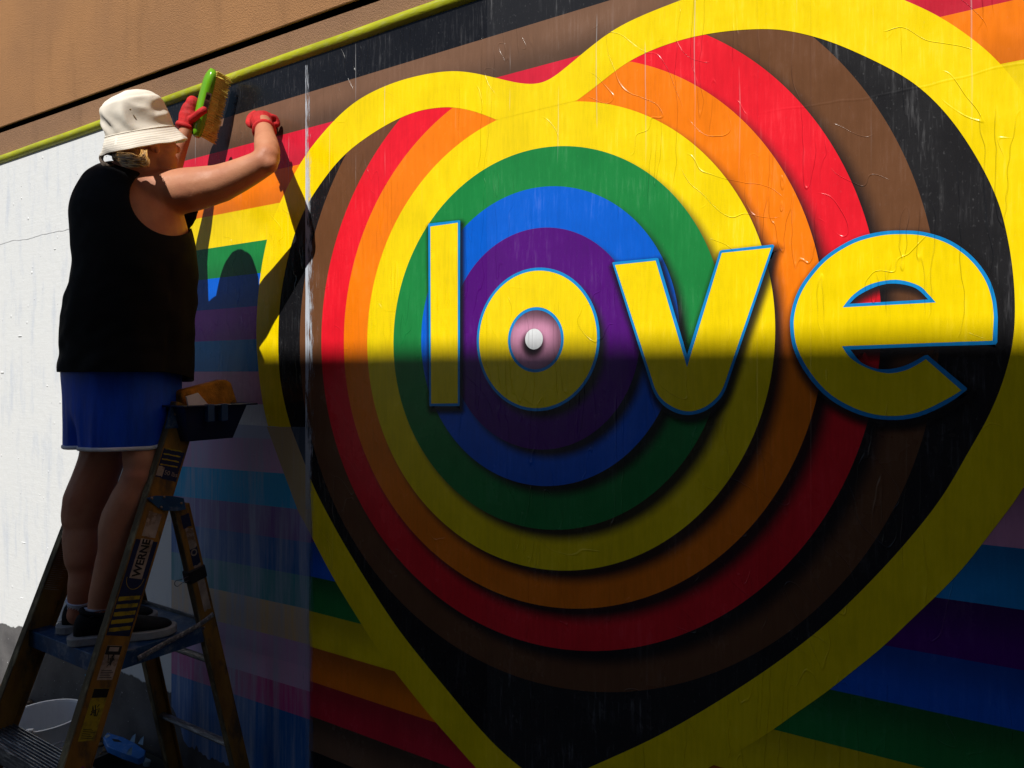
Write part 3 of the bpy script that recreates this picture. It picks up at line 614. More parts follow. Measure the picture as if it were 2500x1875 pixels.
# thin oval line around the name
bm = bmesh.new(); cz_ = zw0 - 0.004; pts = [m_ for m_ in [(0.028 * math.cos(a), 0.034 * math.sin(a)) for a in [math.pi + math.pi * i / 16 for i in range(17)]]]
for (a0, b0), (a1, b1) in zip(pts, pts[1:]): tube(bm, [mNF @ Vector((0.0012, a0, cz_ + b0)), mNF @ Vector((0.0012, a1, cz_ + b1))], 0.0008, 5)
bm_obj('panel_line', bm, L_yel, oNF)
def label_card(z0, z1, card, head, lines, scrawl):
    decal(mNF, -0.024, 0.024, z0, z1, card, 0.0010, label='warning label'); decal(mNF, -0.0235, 0.0235, z1 - 0.026, z1 - 0.001, head, 0.0014, name='label_header')
    for k in range(lines): decal(mNF, -0.019, 0.019 - 0.006 * (k % 3), z0 + 0.006 + k * 0.0050, z0 + 0.0078 + k * 0.0050, L_blk, 0.0014, name='label_line')
    bm = bmesh.new(); rr = random.Random(scrawl); zc = (z0 + z1) / 2 + 0.01
    for k in range(5):
        p = [mNF @ Vector((0.0014, rr.uniform(-0.012, 0.012), zc + rr.uniform(-0.02, 0.02))) for _ in range(3)]; tube(bm, p, 0.0013, 5)
    bm_obj('label_pictogram', bm, L_blk, oNF)
label_card(zr(262, 1660), zr(284, 1576), L_white, L_blk, 5, 3)
label_card(zr(225, 1808), zr(258, 1680), L_yel, L_blk, 6, 5)
for yy, zz in ((-0.002, zr(283, 1585)),): decal(mNF, -0.015, 0.015, zz - 0.006, zz + 0.006, L_white, 0.0018, name='label_oval')
decal(mNF, -0.02, 0.025, 0.42, 0.50, simple('magenta_splash', (0.22, 0.02, 0.16), 0.5), 0.0012, rag=0.02, label='magenta paint splash')
# stickers on the near rear rail
zz0 = zr(468, 1300, mNR); decal(mNR, -0.006, 0.02, zr(505, 1490, mNR), zr(470, 1285, mNR), L_white, 0.0010, name='sticker', parent=oNR, rag=0.006, label='torn pale sticker strip')
decal(mNR, -0.012, 0.018, zr(462, 1285, mNR), zr(455, 1255, mNR), L_dark, 0.0013, parent=oNR, rag=0.004)
decal(mNR, -0.008, 0.02, zr(480, 1378, mNR), zr(472, 1335, mNR), L_dark, 0.0014, parent=oNR, rag=0.006)
put_text('OI', 0.030, mNR, 0.006, zr(474, 1345, mNR), math.pi / 2, L_white, 0.002, 0.001, parent=oNR)
# measuring scale printed inside the far rail
mFFi = mFF.copy()
for k in range(26): decal(mFFi, -0.024, 0.024 - 0.010 * (k % 2), 0.93 + k * 0.0068, 0.9322 + k * 0.0068, L_white, -0.0056, name='scale_tick', parent=oFF)
# platform, steps, brackets
bm = bmesh.new(); yF, yB, zP = on(NF, 0.757).y - 0.02, on(NR, 0.757).y + 0.01, 0.757
box(bm, (-2.655, yF, zP - 0.004), (-2.202, yB, zP), 0.001); plat = bm_obj('platform', bm, L_blue, lad)
bm = bmesh.new(); box(bm, (-2.655, yF - 0.004, zP - 0.052), (-2.202, yF, zP + 0.002), 0.0012); bm_obj('platform_lip', bm, L_blue, plat)
bm = bmesh.new(); box(bm, (-2.2015, yF, zP - 0.050), (-2.1975, yB - 0.03, zP + 0.001), 0.001); bm_obj('platform_side', bm, L_blue, plat)
bm = bmesh.new(); box(bm, (-2.6605, yF, zP - 0.050), (-2.6565, yB - 0.03, zP + 0.001), 0.001); bm_obj('platform_side', bm, L_blue, plat)
bm = bmesh.new(); box(bm, (-2.65, yB + 0.001, zP - 0.035), (-2.205, yB + 0.006, zP + 0.012), 0.001); bm_obj('platform_rear_lip', bm, L_alu, plat)
for x in (-2.190, -2.675):
    bm = bmesh.new(); pa = smooth_path([(x, yF + 0.10, zP - 0.03), (x, (yF + yB) / 2, zP - 0.012), (x, yB - 0.06, zP + 0.012), (x, yB, zP + 0.035)], 6); tube(bm, pa, [(0.004, 0.009)] * len(pa), 8); bm_obj('platform_arm', bm, L_alu, plat)
def step(z):
    c = on(NF, z).y; bm = bmesh.new(); box(bm, (-2.70, c - 0.045, z - 0.004), (-2.19, c + 0.045, z), 0.001); s_ = bm_obj('step', bm, L_alu, lad)
    for k in range(9):
        bm = bmesh.new(); y = c - 0.041 + k * 0.0101; box(bm, (-2.698, y, z + 0.0003), (-2.193, y + 0.004, z + 0.0045), 0.001); bm_obj('tread_rib', bm, L_alu, s_)
    bm = bmesh.new(); box(bm, (-2.70, c - 0.049, z - 0.052), (-2.19, c - 0.0455, z + 0.003), 0.001); bm_obj('step_lip', bm, L_alu, s_)
    for x0, x1, x2 in ((-2.70, -2.70, -2.62), (-2.19, -2.19, -2.27)):
        bm = bmesh.new(); tube(bm, [(x0, c + 0.01, z - 0.10), (x2, c + 0.01, z - 0.01)], [(0.010, 0.003)] * 2, 8); bm_obj('step_brace', bm, L_edge, s_)
step(0.455); step(0.155)
for z in (0.30, 0.62):
    p0, p1 = on(NR, z), on(FR, z); bm = bmesh.new(); tube(bm, [p1 + Vector((0.01, 0, 0)), p0 - Vector((0.01, 0, 0))], [(0.015, 0.010)] * 2, 10); bm_obj('rear_bar', bm, L_alu, lad)
def bracket(poly, m, mat, t0=0.0008, t1=0.005, name='bracket', parent=None):
    n = len(poly); vs = [m @ Vector((t0, *p)) for p in poly] + [m @ Vector((t1, *p)) for p in poly]
    fs = [tuple(range(n))[::-1], tuple(range(n, 2 * n))] + [(i, (i + 1) % n, n + (i + 1) % n, n + i) for i in range(n)]
    return mesh_obj(name, vs, fs, mat, parent or lad)
bk = bracket([web_pt(*p, mNF) for p in [(350,1218),(372,1210),(420,1212),(448,1216),(452,1240),(440,1246),(412,1246),(392,1246)]], mNF, L_blue, label=None) if False else bracket([web_pt(*p, mNF) for p in [(357,1216),(378,1210),(420,1211),(446,1216),(452,1243),(432,1247),(398,1246),(385,1240)]], mNF, L_blue)
for p in ((368, 1216), (398, 1213), (391, 1238), (440, 1228)):
    y_, z_ = web_pt(*p, mNF); bm = bmesh.new(); ball(bm, mNF @ Vector((0.006, y_, z_)), 0.0045, n=8); bm_obj('rivet', bm, L_rivet, bk, smooth=True)
cap = bracket([web_pt(*p, mNF) for p in [(414,993),(484,989),(484,1029),(463,1030),(458,1044),(402,1046)]], mNF, L_blue, 0.0008, 0.010, 'rail_cap')
for p in ((423, 1011), (456, 1011), (449, 1034)):
    y_, z_ = web_pt(*p, mNF); bm = bmesh.new(); ball(bm, mNF @ Vector((0.011, y_, z_)), 0.005, n=8); bm_obj('rivet', bm, L_rivet, cap, smooth=True)
for p in ((493, 1517), (498, 1532)):
    y_, z_ = web_pt(*p, mNR); bm = bmesh.new(); ball(bm, mNR @ Vector((0.001, y_, z_)), 0.004, n=8); bm_obj('rivet', bm, L_rivet, oNR, smooth=True)
bm = bmesh.new(); box(bm, (-2.60, -0.31, 1.455), (-2.206, -0.26, 1.497), 0.004); bm_obj('top_bar', bm, L_blue, lad)
mesh_obj('tape_tail', [at(207, 1645, 0.50), at(219, 1652, 0.50), at(214, 1686, 0.505), at(210, 1676, 0.505)], [(0, 1, 2, 3)], simple('blue_tape', (0.10, 0.42, 0.62), 0.5), lad)

# ================================================================== THINGS ON AND AROUND THE LADDER
# plastic tray hung beyond the rail cap
PL = simple('navy_plastic', (0.006, 0.016, 0.060), 0.35, 0.5, 0.15)
tray = thing('tool_tray', 'dark navy plastic tray hooked on the ladder top beside the hip', 'tray', (-2.27, -0.22, 1.38))
def open_tray(lo, hi, ztop, zbot, ins, th):
    bm = bmesh.new(); (x0, y0), (x1, y1) = lo, hi
    def rg(d, z, i): return [bm.verts.new(p) for p in ((x0 + d + i, y0 + d + i, z), (x1 - d - i, y0 + d + i, z), (x1 - d - i, y1 - d - i, z), (x0 + d + i, y1 - d - i, z))]
    o0, o1 = rg(ins, zbot, 0), rg(0, ztop, 0); i1, i0 = rg(0, ztop, th), rg(ins, zbot + th, th)
    for a, b in ((o0, o1), (o1, i1), (i1, i0)):
        for k in range(4): bm.faces.new((a[k], a[(k + 1) % 4], b[(k + 1) % 4], b[k]))
    bm.faces.new(o0[::-1]); bm.faces.new(i0); return bm
bm_obj('tub', open_tray((-2.44, -0.345), (-2.125, -0.115), 1.497, 1.385, 0.032, 0.004), PL, tray)
bm = bmesh.new()
for lo, hi in (((-2.455, -0.36, 1.497), (-2.11, -0.3465, 1.503)), ((-2.455, -0.1135, 1.497), (-2.11, -0.080, 1.503)), ((-2.455, -0.346, 1.497), (-2.4405, -0.114, 1.503)), ((-2.1245, -0.346, 1.497), (-2.11, -0.114, 1.503))): box(bm, lo, hi, 0.0015)
bm_obj('rim', bm, PL, tray)
bt = simple('blue_clip_tape', (0.015, 0.06, 0.15), 0.45)
for y0 in (-0.275, -0.225):
    bm = bmesh.new(); box(bm, (-2.128, y0, 1.448), (-2.107, y0 + 0.024, 1.5045), 0.001); bm_obj('clip', bm, bt, tray)
# sponge and scraper standing in the tray
def slab(poly, depth, mat, name, bev, q=None):
    bm = bmesh.new(); n = len(poly); a = [bm.verts.new(p) for p in poly]; b = [bm.verts.new(Vector(p) + Vector(depth)) for p in poly]
    bm.faces.new(a); bm.faces.new(b[::-1])
    for i in range(n): bm.faces.new((a[i], b[i], b[(i + 1) % n], a[(i + 1) % n]))
    if bev: bmesh.ops.bevel(bm, geom=bm.edges[:], offset=bev, segments=3, affect='EDGES', profile=0.6)
    return bm_obj(name, bm, mat)
def atx(u, v, X):
    t = (u - 1250) / FPX; d = X / (-ST + t * CT); return Vector((X, -DIST + d * (CT + t * ST), HGT + (V0 - v) / FPX * d))
sp = slab([atx(443, 955, -2.22), atx(553, 926, -2.22), atx(566, 934, -2.22), atx(586, 1000, -2.22), atx(582, 1040, -2.20), atx(452, 1045, -2.20)], (-0.055, 0.0, 0.0), simple('sponge_foam', (0.50, 0.215, 0.03), 0.95, 0.1, 0.35, 30, 0.9, 0.006, dirt=(0.16, 0.07, 0.015), dirt_amt=0.7, dirt_scale=7), 'sponge', 0.010)
tag(sp, 'orange-brown sponge block sticking up out of the navy tray', 'sponge')
for p in sp.data.polygons: p.use_smooth = True
cd = slab([atx(455, 968, -2.175), atx(484, 959, -2.175), atx(522, 1003, -2.17), atx(530, 1035, -2.165), atx(470, 1035, -2.165)], (-0.006, 0, 0), simple('scraper_plastic', (0.62, 0.62, 0.66), 0.5), 'scraper', 0.001)
tag(cd, 'small white plastic scraper leaning on the sponge in the tray', 'scraper')
# bucket
WB = simple('bucket_plastic', (0.82, 0.84, 0.86), 0.4, 0.4, 0.08, 9, dirt=(0.55, 0.58, 0.62), dirt_amt=0.4)
bk_c = Vector((-2.90, -0.405, 0)); bu = thing('bucket', 'white plastic bucket on the ground behind the lower ladder step', 'bucket', bk_c)
bm = bmesh.new(); prof = [(0.108, 0.004), (0.112, 0.0), (0.133, 0.345), (0.138, 0.346), (0.138, 0.352), (0.1295, 0.352), (0.127, 0.345), (0.106, 0.010)]; n = 40; rs = []
for r, z in prof: rs.append([bm.verts.new(bk_c + Vector((r * math.cos(2 * math.pi * k / n), r * math.sin(2 * math.pi * k / n), z))) for k in range(n)])
for a, b in zip(rs, rs[1:]):
    for k in range(n): bm.faces.new((a[k], a[(k + 1) % n], b[(k + 1) % n], b[k]))
bm.faces.new(rs[0][::-1]); bm.faces.new(rs[-1]); bm_obj('pail', bm, WB, bu, smooth=False)
for z in (0.27, 0.29):
    bm = bmesh.new(); tube(bm, [bk_c + Vector((0.131 * math.cos(a), 0.131 * math.sin(a), z)) for a in [2 * math.pi * k / 32 for k in range(33)]], 0.0035, 6); bm_obj('rib', bm, WB, bu, smooth=True)
bm = bmesh.new(); pa = [bk_c + Vector((0.142 * math.cos(a), 0.142 * math.sin(a), 0.30 - 0.22 * math.sin((a - 0.1) / (math.pi * 0.9) * math.pi))) for a in [-1.9 + 0.1 + math.pi * 0.9 * k / 16 for k in range(17)]]
pa = [bk_c + Vector((0.145 * math.cos(-1.75 + k * 0.16), 0.145 * math.sin(-1.75 + k * 0.16), 0.31 - 0.20 * math.sin(math.pi * k / 18))) for k in range(19)]
tube(bm, pa, 0.0022, 6); bm_obj('handle', bm, simple('steel_wire', (0.4, 0.42, 0.45), 0.35, Metallic=0.8), bu, smooth=True)
bm = bmesh.new(); a = -0.75; box(bm, (-0.012, -0.004, -0.012), (0.012, 0.012, 0.010), 0.002, mtx=Matrix.Translation(bk_c + Vector((0.136 * math.cos(a), 0.136 * math.sin(a), 0.352))) @ Matrix.Rotation(a + math.pi / 2, 4, 'Z')); bm_obj('lid_tab', bm, simple('white_tab', (0.82, 0.82, 0.8), 0.4), bu)
# blue flat case in a black roller tray against the wall foot
TB = simple('black_tray_plastic', (0.012, 0.012, 0.014), 0.5)
rt = thing('roller_tray', 'shallow black roller tray on the dark ground behind the ladder', 'tray', (-2.80, -0.10, 0))
bm_obj('tub', open_tray((-3.02, -0.20), (-2.52, -0.012), 0.05, 0.003, 0.012, 0.004), TB, rt)
def zpl(u, v, Z):
    t = (u - 1250) / FPX; d = (HGT - Z) * FPX / (v - V0); return Vector((d * (-ST + t * CT), -DIST + d * (CT + t * ST), Z))
pts = [zpl(u, v, 0.10) for u, v in ((252, 1800), (262, 1788), (300, 1800), (330, 1815), (356, 1832), (352, 1846), (338, 1852), (300, 1838), (262, 1822))]
bc = slab(pts, (0, 0, -0.025), simple('bright_blue_plastic', (0.012, 0.16, 0.55), 0.35, 0.5, 0.15, dirt=(0.4, 0.5, 0.6), dirt_amt=0.3, dirt_scale=30), 'tool_case', 0.003)
tag(bc, 'bright blue flat plastic tool lying in the black roller tray', 'tool')
for k, (pp, mt) in enumerate((([(272, 1803), (290, 1806), (298, 1812), (278, 1810)], L_blk), ([(256, 1796), (266, 1792), (270, 1796), (258, 1803)], simple('grey_tape', (0.35, 0.42, 0.48), 0.5)))):
    mesh_obj('label_patch' if k == 0 else 'tape', [zpl(u, v, 0.1012) for u, v in pp], [(0, 1, 2, 3)], mt, bc)
for k, (u, v) in enumerate(((322, 1806), (342, 1812), (314, 1838))):
    c = zpl(u, v, 0.11); s_ = 0.016
    o = mesh_obj('paper_scrap', [c + Vector((-s_, 0, -0.01)), c + Vector((s_ * 0.6, 0.006, -0.012)), c + Vector((s_ * 0.4, 0.012, 0.022)), c + Vector((-s_ * 0.3, 0.004, 0.012))], [(0, 1, 2), (0, 2, 3)], simple('pale_blue_paper', (0.30, 0.48, 0.62), 0.7))
    tag(o, ['torn pale blue paper scrap on the blue tool, leftmost of the upright two', 'torn pale blue paper scrap on the blue tool, rightmost of the upright two', 'torn pale blue paper scrap at the front edge of the blue tool'][k], 'paper scrap', 'paper scraps on the blue tool')
cc = zpl(366, 1850, 0.03); bm = bmesh.new(); tube(bm, [cc + Vector((0, 0, -0.028)), cc + Vector((0, 0, -0.004)), cc], [0.026, 0.026, 0.022], 18)
tag(bm_obj('bottle_cap', bm, simple('pale_cap', (0.40, 0.55, 0.65), 0.4)), 'small pale blue cap on the ground near the rear ladder leg', 'cap')
# binder clip pinched on the near rear rail
bcz = zr(484, 1400, mNR); clp = thing('binder_clip', 'black binder clip pinched on the rear ladder leg', 'clip', mNR @ Vector((0, 0, bcz)))
bm = bmesh.new(); box(bm, (-0.030, -0.034, bcz - 0.022), (0.008, 0.030, bcz + 0.022), 0.003, mtx=mNR); bm_obj('jaw', bm, L_blk, clp)
w_ = simple('clip_wire', (0.10, 0.10, 0.11), 0.35, Metallic=0.7); bm = bmesh.new()
tube(bm, smooth_path([mNR @ Vector((0.004, y, bcz + z)) for y, z in ((-0.032, 0.008), (-0.06, 0.010), (-0.078, 0.014), (-0.084, 0.004), (-0.076, -0.006), (-0.06, -0.003), (-0.032, -0.006))], 4), 0.0012, 6); bm_obj('wire_handle', bm, w_, clp)
# dirt ridge along the foot of the wall
bm = bmesh.new()
for i in range(420):
    x = random.uniform(-6.5, -2.95); y = -abs(random.gauss(0, 0.05)) - 0.005; r = random.uniform(0.004, 0.014); ball(bm, (x, y, r * 0.5), (r, r * random.uniform(0.7, 1.2), r * 0.7), n=6)
tag(bm_obj('gravel', bm, simple('dry_dirt', (0.20, 0.14, 0.09), 0.95, 0.2, 0.5, 40)), 'brown gravel and dirt strewn along the foot of the wall', 'gravel')['kind'] = 'stuff'
# ================================================================== PERSON
def sub(a, b): return Vector(a) - Vector(b)
def mpp(u, q): t = (u - 1250) / FPX; return (DIST - q) / (CT + t * ST) / FPX        # metres per photo pixel at that spot
def chain(rows): return [at(u, v, q) for u, v, q, r in rows], [r * mpp(u, q) for u, v, q, r in rows]
per = thing('person', 'person in cream bucket hat, black tank top and blue shorts standing on the ladder', 'person', (-2.35, -0.46, 0.76))
def skin_mat():
    m, t = nt('skin'); g = G(t); P = g.pos(); c = g.mix(g.mapr(g.noise(P, 9, 5), 0.3, 0.7), (0.54, 0.24, 0.13), (0.44, 0.165, 0.09)); c = g.mix(g.mapr(g.noise(P, 90, 3), 0.6, 0.75, 0, 0.35), c, (0.42, 0.17, 0.09))
    g.out(g.bsdf(c, g.mapr(g.noise(P, 14, 4), 0.3, 0.7, 0.45, 0.68), 0.3, g.bump(g.math('ADD', g.noise(P, 230, 4), g.math('MULTIPLY', g.noise(P, 40, 3), 2.0)), 0.35, 0.0012), Subsurface_Weight=0.0)); return m
SKIN = skin_mat()
TANK = simple('black_jersey', (0.010, 0.010, 0.011), 0.85, 0.12, 0.2, 30, 0.3, 0.001); SHORT = simple('blue_sport_fabric', (0.004, 0.075, 0.62), 0.6, 0.3, 0.25, 10, 0.4, 0.002, (3, 3, 0.6))
TRIM = simple('white_binding', (0.75, 0.76, 0.80), 0.7); GLOVE = simple('red_knit_glove', (0.56, 0.022, 0.024), 0.75, 0.25, 0.25, 25, 0.6, 0.0025, dirt=(0.22, 0.03, 0.03), dirt_amt=0.4, dirt_scale=18)
COTTON = simple('cream_cotton', (0.80, 0.735, 0.63), 0.85, 0.15, 0.06, 20, 0.35, 0.001)
rows = [(400,258,318,.40),(409,238,352,.40),(418,224,376,.40),(432,207,402,.40),(452,194,424,.40),(485,178,446,.40),(520,170,464,.40),(560,172,475,.398),(604,175,484,.396),(650,178,488,.393),(700,168,487,.39),(755,155,485,.385),(809,149,481,.38),(860,145,479,.375),(900,142,478,.375)]
def torso_rings(rows, k, ratio=0.86):
    out = []
    for v, l, r, q in rows:
        u = (l + r) / 2; t = (u - 1250) / FPX; d = Vector((-ST + t * CT, CT + t * ST)).normalized(); hw = (r - l) / 2 * mpp(u, q) * 0.885
        a = hw / math.sqrt(d.y ** 2 + (ratio * d.x) ** 2); out.append((at(u, v, q), a * k, a * ratio * k))
    return out
def interp_rows(rows, n):
    P4 = smooth_path([Vector((r[1], r[2], r[3] * 1000)) for r in rows], n); V = smooth_path([Vector((r[0], 0, 0)) for r in rows], n)
    return [(a.x, p.x, p.y, p.z / 1000) for a, p in zip(V, P4)]
# ---- body: one continuous skin
bm = bmesh.new()
loft(bm, torso_rings(rows, 0.93), 28)
head_c = at(349, 338, 0.405); Fd = Vector((0.10, 0.96, 0.20)).normalized(); Sd = Fd.cross(Vector((0, 0, 1))).normalized(); Ud = Sd.cross(Fd)
HRt = Matrix((Sd, Fd, Ud)).transposed()
ball(bm, head_c - Ud * 0.012, (0.067, 0.088, 0.082), HRt, 24)
ball(bm, head_c + Fd * 0.036 - Ud * 0.070, (0.056, 0.058, 0.052), HRt, 18)          # jaw
ball(bm, head_c + Fd * 0.082 - Ud * 0.100, (0.020, 0.018, 0.018), HRt, 12)          # chin
ball(bm, head_c + Fd * 0.102 - Ud * 0.030, (0.013, 0.020, 0.018), HRt, 10)          # nose
ball(bm, head_c + Fd * 0.088 - Ud * 0.066, (0.024, 0.014, 0.010), HRt, 10)          # mouth
ball(bm, head_c + Fd * 0.050 + Sd * 0.045 - Ud * 0.035, (0.026, 0.036, 0.028), HRt, 12)
limb(bm, [at(318, 432, 0.41), at(345, 400, 0.405), head_c - Ud * 0.03], [0.066, 0.058, 0.058])
armR = [(372,478,.385,58),(420,470,.345,56),(470,462,.312,53),(505,455,.285,49),(540,447,.262,45),(580,430,.238,40),(605,418,.224,37),(630,405,.21,34),(645,396,.202,33),(652,384,.195,32),(653,368,.180,31),(650,350,.158,29.5),(647,332,.132,25),(645,314,.107,22),(643,300,.09,21)]
limb(bm, *chain(armR)); ball(bm, at(658, 401, 0.20), 0.028)
armL = [(252,470,.41,42),(305,460,.33,38),(370,452,.22,33),(402,440,.175,28),(420,405,.16,25),(438,358,.145,20),(452,325,.132,16.5),(458,308,.126,16)]
limb(bm, *chain(armL))
legN = [(345,985,.365,58),(346,1060,.385,46),(346,1128,.395,43),(341,1165,.405,42),(319,1216,.425,45),(298,1262,.44,47),(289,1292,.447,46),(283,1332,.455,40),(272,1370,.465,36),(260,1409,.475,32),(246,1455,.487,28),(240,1500,.49,27)]
legF = [(268,985,.40,60),(254,1070,.415,54),(246,1130,.425,51),(226,1185,.44,52),(209,1224,.455,51),(201,1262,.462,47),(197,1309,.47,41),(197,1367,.48,36),(197,1424,.485,29),(193,1463,.49,26),(190,1500,.49,26)]
limb(bm, *chain(legN)); limb(bm, *chain(legF)); ball(bm, at(312, 960, 0.378), (0.15, 0.13, 0.11))
body = link_mesh('body', remeshed(bm, 0.0055, 14), SKIN, per, smooth=True)
# ---- head details
for sgn in (1, -1):
    bm = bmesh.new(); e = head_c + Sd * (0.074 * sgn) - Fd * 0.008 - Ud * 0.030; ball(bm, e, (0.011, 0.019, 0.030), HRt, 14); ball(bm, e + Sd * 0.006 * sgn - Ud * 0.022 + Fd * 0.004, (0.008, 0.010, 0.010), HRt, 10)
    link_mesh('ear', remeshed(bm, 0.0022, 4), SKIN, per, smooth=True)
    bm = bmesh.new(); ball(bm, head_c + Sd * (0.031 * sgn) + Fd * 0.083 + Ud * 0.002, 0.012, n=14); bm_obj('eye', bm, simple('eye_white', (0.7, 0.7, 0.7), 0.3), per, smooth=True)
HAIR = []
for nm, c in (('hair_gold', (0.66, 0.36, 0.09)), ('hair_brown', (0.27, 0.135, 0.05)), ('hair_pale', (0.74, 0.48, 0.18))): HAIR.append(simple(nm, c, 0.42, 0.5, 0.35, 60, 0.5, 0.001))
bm = bmesh.new(); ball(bm, head_c - Fd * 0.016 - Ud * 0.004, (0.066, 0.074, 0.070), HRt, 20); ball(bm, head_c - Fd * 0.062 - Ud * 0.045, (0.060, 0.035, 0.040), HRt, 16)
hair = link_mesh('hair', remeshed(bm, 0.005, 5), HAIR[1], per, smooth=True)
rr = random.Random(4)
def hp(u, v, q): return at(u, v, q)
for grp, cnt in ((0, 90), (1, 50), (2, 40)):
    bm = bmesh.new()
    for i in range(cnt):
        j = lambda s: rr.uniform(-s, s); b0 = rr.uniform(0, 1)
        p = [hp(282 + j(5), 380 + j(6), .47 + j(.008)), hp(292 + 12 * b0 + j(4), 374 + 30 * b0 + j(4), .505 + j(.01)), hp(318 + 18 * b0 + j(6), 378 + 28 * b0 + j(4), .50 + j(.012)), hp(342 + 18 * b0 + j(6), 384 + 18 * b0 + j(5), .48 + j(.01)), hp(352 + j(8), 372 + j(7), .455 + j(.01))]
        p = smooth_path(p, 5); n_ = len(p); tube(bm, p, [0.0005 + 0.0012 * math.sin(math.pi * (k + 1) / (n_ + 1)) for k in range(n_)], 6)
    bm_obj('hair_strand', bm, HAIR[grp], hair, smooth=True, kind='stuff')
bm = bmesh.new()
for i in range(60):
    j = lambda s: rr.uniform(-s, s); b0 = rr.uniform(0, 1)
    p = smooth_path([hp(276 + j(4), 378 + j(4), .47), hp(258 - 10 * b0 + j(2), 372 + 4 * b0, .485 + j(.008)), hp(250 - 5 * b0 + j(2), 388 + 4 * b0, .49), hp(258 + j(4), 400 + 4 * b0 + j(2), .49 + j(.006)), hp(274 + j(4), 404 + j(3), .48)], 5)
    tube(bm, p, [0.0005 + 0.0010 * math.sin(math.pi * (k + 1) / (len(p) + 1)) for k in range(len(p))], 6)
bm_obj('hair_strand', bm, simple('hair_ash', (0.22, 0.165, 0.12), 0.45), hair, smooth=True, kind='stuff')
bm = bmesh.new(); tc = at(277, 381, 0.475); tube(bm, [tc + Vector((0.007 * math.cos(a), 0.004, 0.010 * math.sin(a))) for a in [2 * math.pi * k / 14 for k in range(15)]], 0.005, 8); bm_obj('hair_tie', bm, simple('dark_elastic', (0.012, 0.014, 0.03), 0.7), per, smooth=True)
# ---- bucket hat
hat_c = at(342, 321, 0.41); hU = Vector((0.03, -0.38, 0.92)).normalized(); hX = Vector((1, 0, 0)); hX = (hX - hU * hX.dot(hU)).normalized(); hY = hU.cross(hX)
def hat_pt(r, h, a, ey=1.06):
    return hat_c + hX * (r * math.cos(a)) + hY * (r * ey * math.sin(a)) + hU * h
def wr(p, s, amp): return amp * (noise.noise(p * s) + 0.5 * noise.noise(p * s * 2.3 + Vector((3, 1, 7))))
def hat_shell(prof, name, wamp, ripple=0.0, close_top=False):
    bm = bmesh.new(); n = 96; rs = []
    for idx, (r, h) in enumerate(prof):
        ring = []
        for k in range(n):
            a = 2 * math.pi * k / n; p = hat_pt(r, h, a); out = (p - hat_c - hU * h).normalized()
            p = p - hU * (0.010 * max(0.0, h / 0.1) * max(0.0, math.cos(a + 2.2)));  tw = Vector((math.cos(a) * 1.3 + h * 9, math.sin(a) * 1.3 - h * 7, h * 10)); w = wamp(idx / (len(prof) - 1))
            crease = -abs(noise.noise(tw * 1.15)) + 0.22
            p = p + out * (w * crease + wr(p, 11, w * 0.4)) + hU * wr(p + Vector((5, 5, 5)), 10, w * 0.5); ring.append(bm.verts.new(p))
        rs.append(ring)
    for a, b in zip(rs, rs[1:]):
        for k in range(n): bm.faces.new((a[k], a[(k + 1) % n], b[(k + 1) % n], b[k]))
    if close_top: bm.faces.new(rs[-1])
    bmesh.ops.recalc_face_normals(bm, faces=bm.faces)
    me = bpy.data.meshes.new(name); bm.to_mesh(me); bm.free(); return me
crown = [(0.0985 - 0.005 * (h / 0.092) - 0.008 * (h / 0.092) ** 3, h) for h in [0.092 * i / 22 for i in range(23)]] + [(0.0830, 0.0955), (0.0800, 0.0980), (0.0775, 0.0995), (0.0745, 0.1040), (0.067, 0.1105), (0.055, 0.1165), (0.038, 0.1210), (0.02, 0.123), (0.004, 0.1235)]
hat = link_mesh('hat', hat_shell(crown, 'hat', lambda f: 0.014 * max(0.0, math.sin(min(1, f * 1.35) * math.pi)) ** 0.8 + 0.0025, close_top=True), COTTON, per, smooth=True, label='cream cotton bucket hat')
brim = []
for i in range(37):
    f = i / 36; brim.append((0.0995 + 0.029 * f, -0.001 - 0.052 * f + 0.005 * f * f + 0.0006 * math.sin(f * 2 * math.pi * 7)))
brim += [(0.1262, -0.051), (0.0990, -0.003)]
link_mesh('brim', hat_shell(brim, 'brim', lambda f: 0.010 * f), COTTON, hat, smooth=True)
bm = bmesh.new(); tube(bm, [hat_pt(0.1000, -0.001, 2 * math.pi * k / 64) for k in range(65)], 0.0016, 6); bm_obj('seam', bm, COTTON, hat, smooth=True)
ey_ = simple('eyelet_brass', (0.25, 0.16, 0.06), 0.4, Metallic=0.6)
bm = bmesh.new(); ball(bm, hat_pt(0.0955, 0.060, -0.62), 0.0026, n=8); bm_obj('eyelet', bm, ey_, hat)
# ---- tank top
tr = torso_rings(interp_rows(rows, 8), 1.0)
bm = bmesh.new(); n = 144; rs = []
last = tr[-1]
tr2 = tr + [(last[0] + Vector((0, 0, -0.006)), last[1] * 1.0, last[2] * 1.0), (last[0] + Vector((0, 0, -0.012)), last[1] * 1.002, last[2] * 1.002)]
for c, a, b in tr2:
    ring = []
    for k in range(n):
        an = 2 * math.pi * k / n; p = c + Vector((a * math.cos(an), b * math.sin(an), 0)); o_ = Vector((math.cos(an), math.sin(an), 0))
        low = max(0, min(1, (2.15 - p.z) / 0.45)); f1 = noise.noise(Vector((an * 1.6, p.z * 9 + an * 0.8, 1.3))); f2 = noise.noise(Vector((an * 3.1, p.z * 22 - an, 7.1)))
        p = p + o_ * (low * (0.009 * f1 + 0.007 * f2))
        if p.z < last[0].z + 0.08: p.z -= max(0, math.sin(an)) * 0.030 * (last[0].z + 0.08 - p.z) / 0.08
        ring.append(bm.verts.new(p))
    rs.append(ring)
for a, b in zip(rs, rs[1:]):
    for k in range(n): bm.faces.new((a[k], a[(k + 1) % n], b[(k + 1) % n], b[k]))
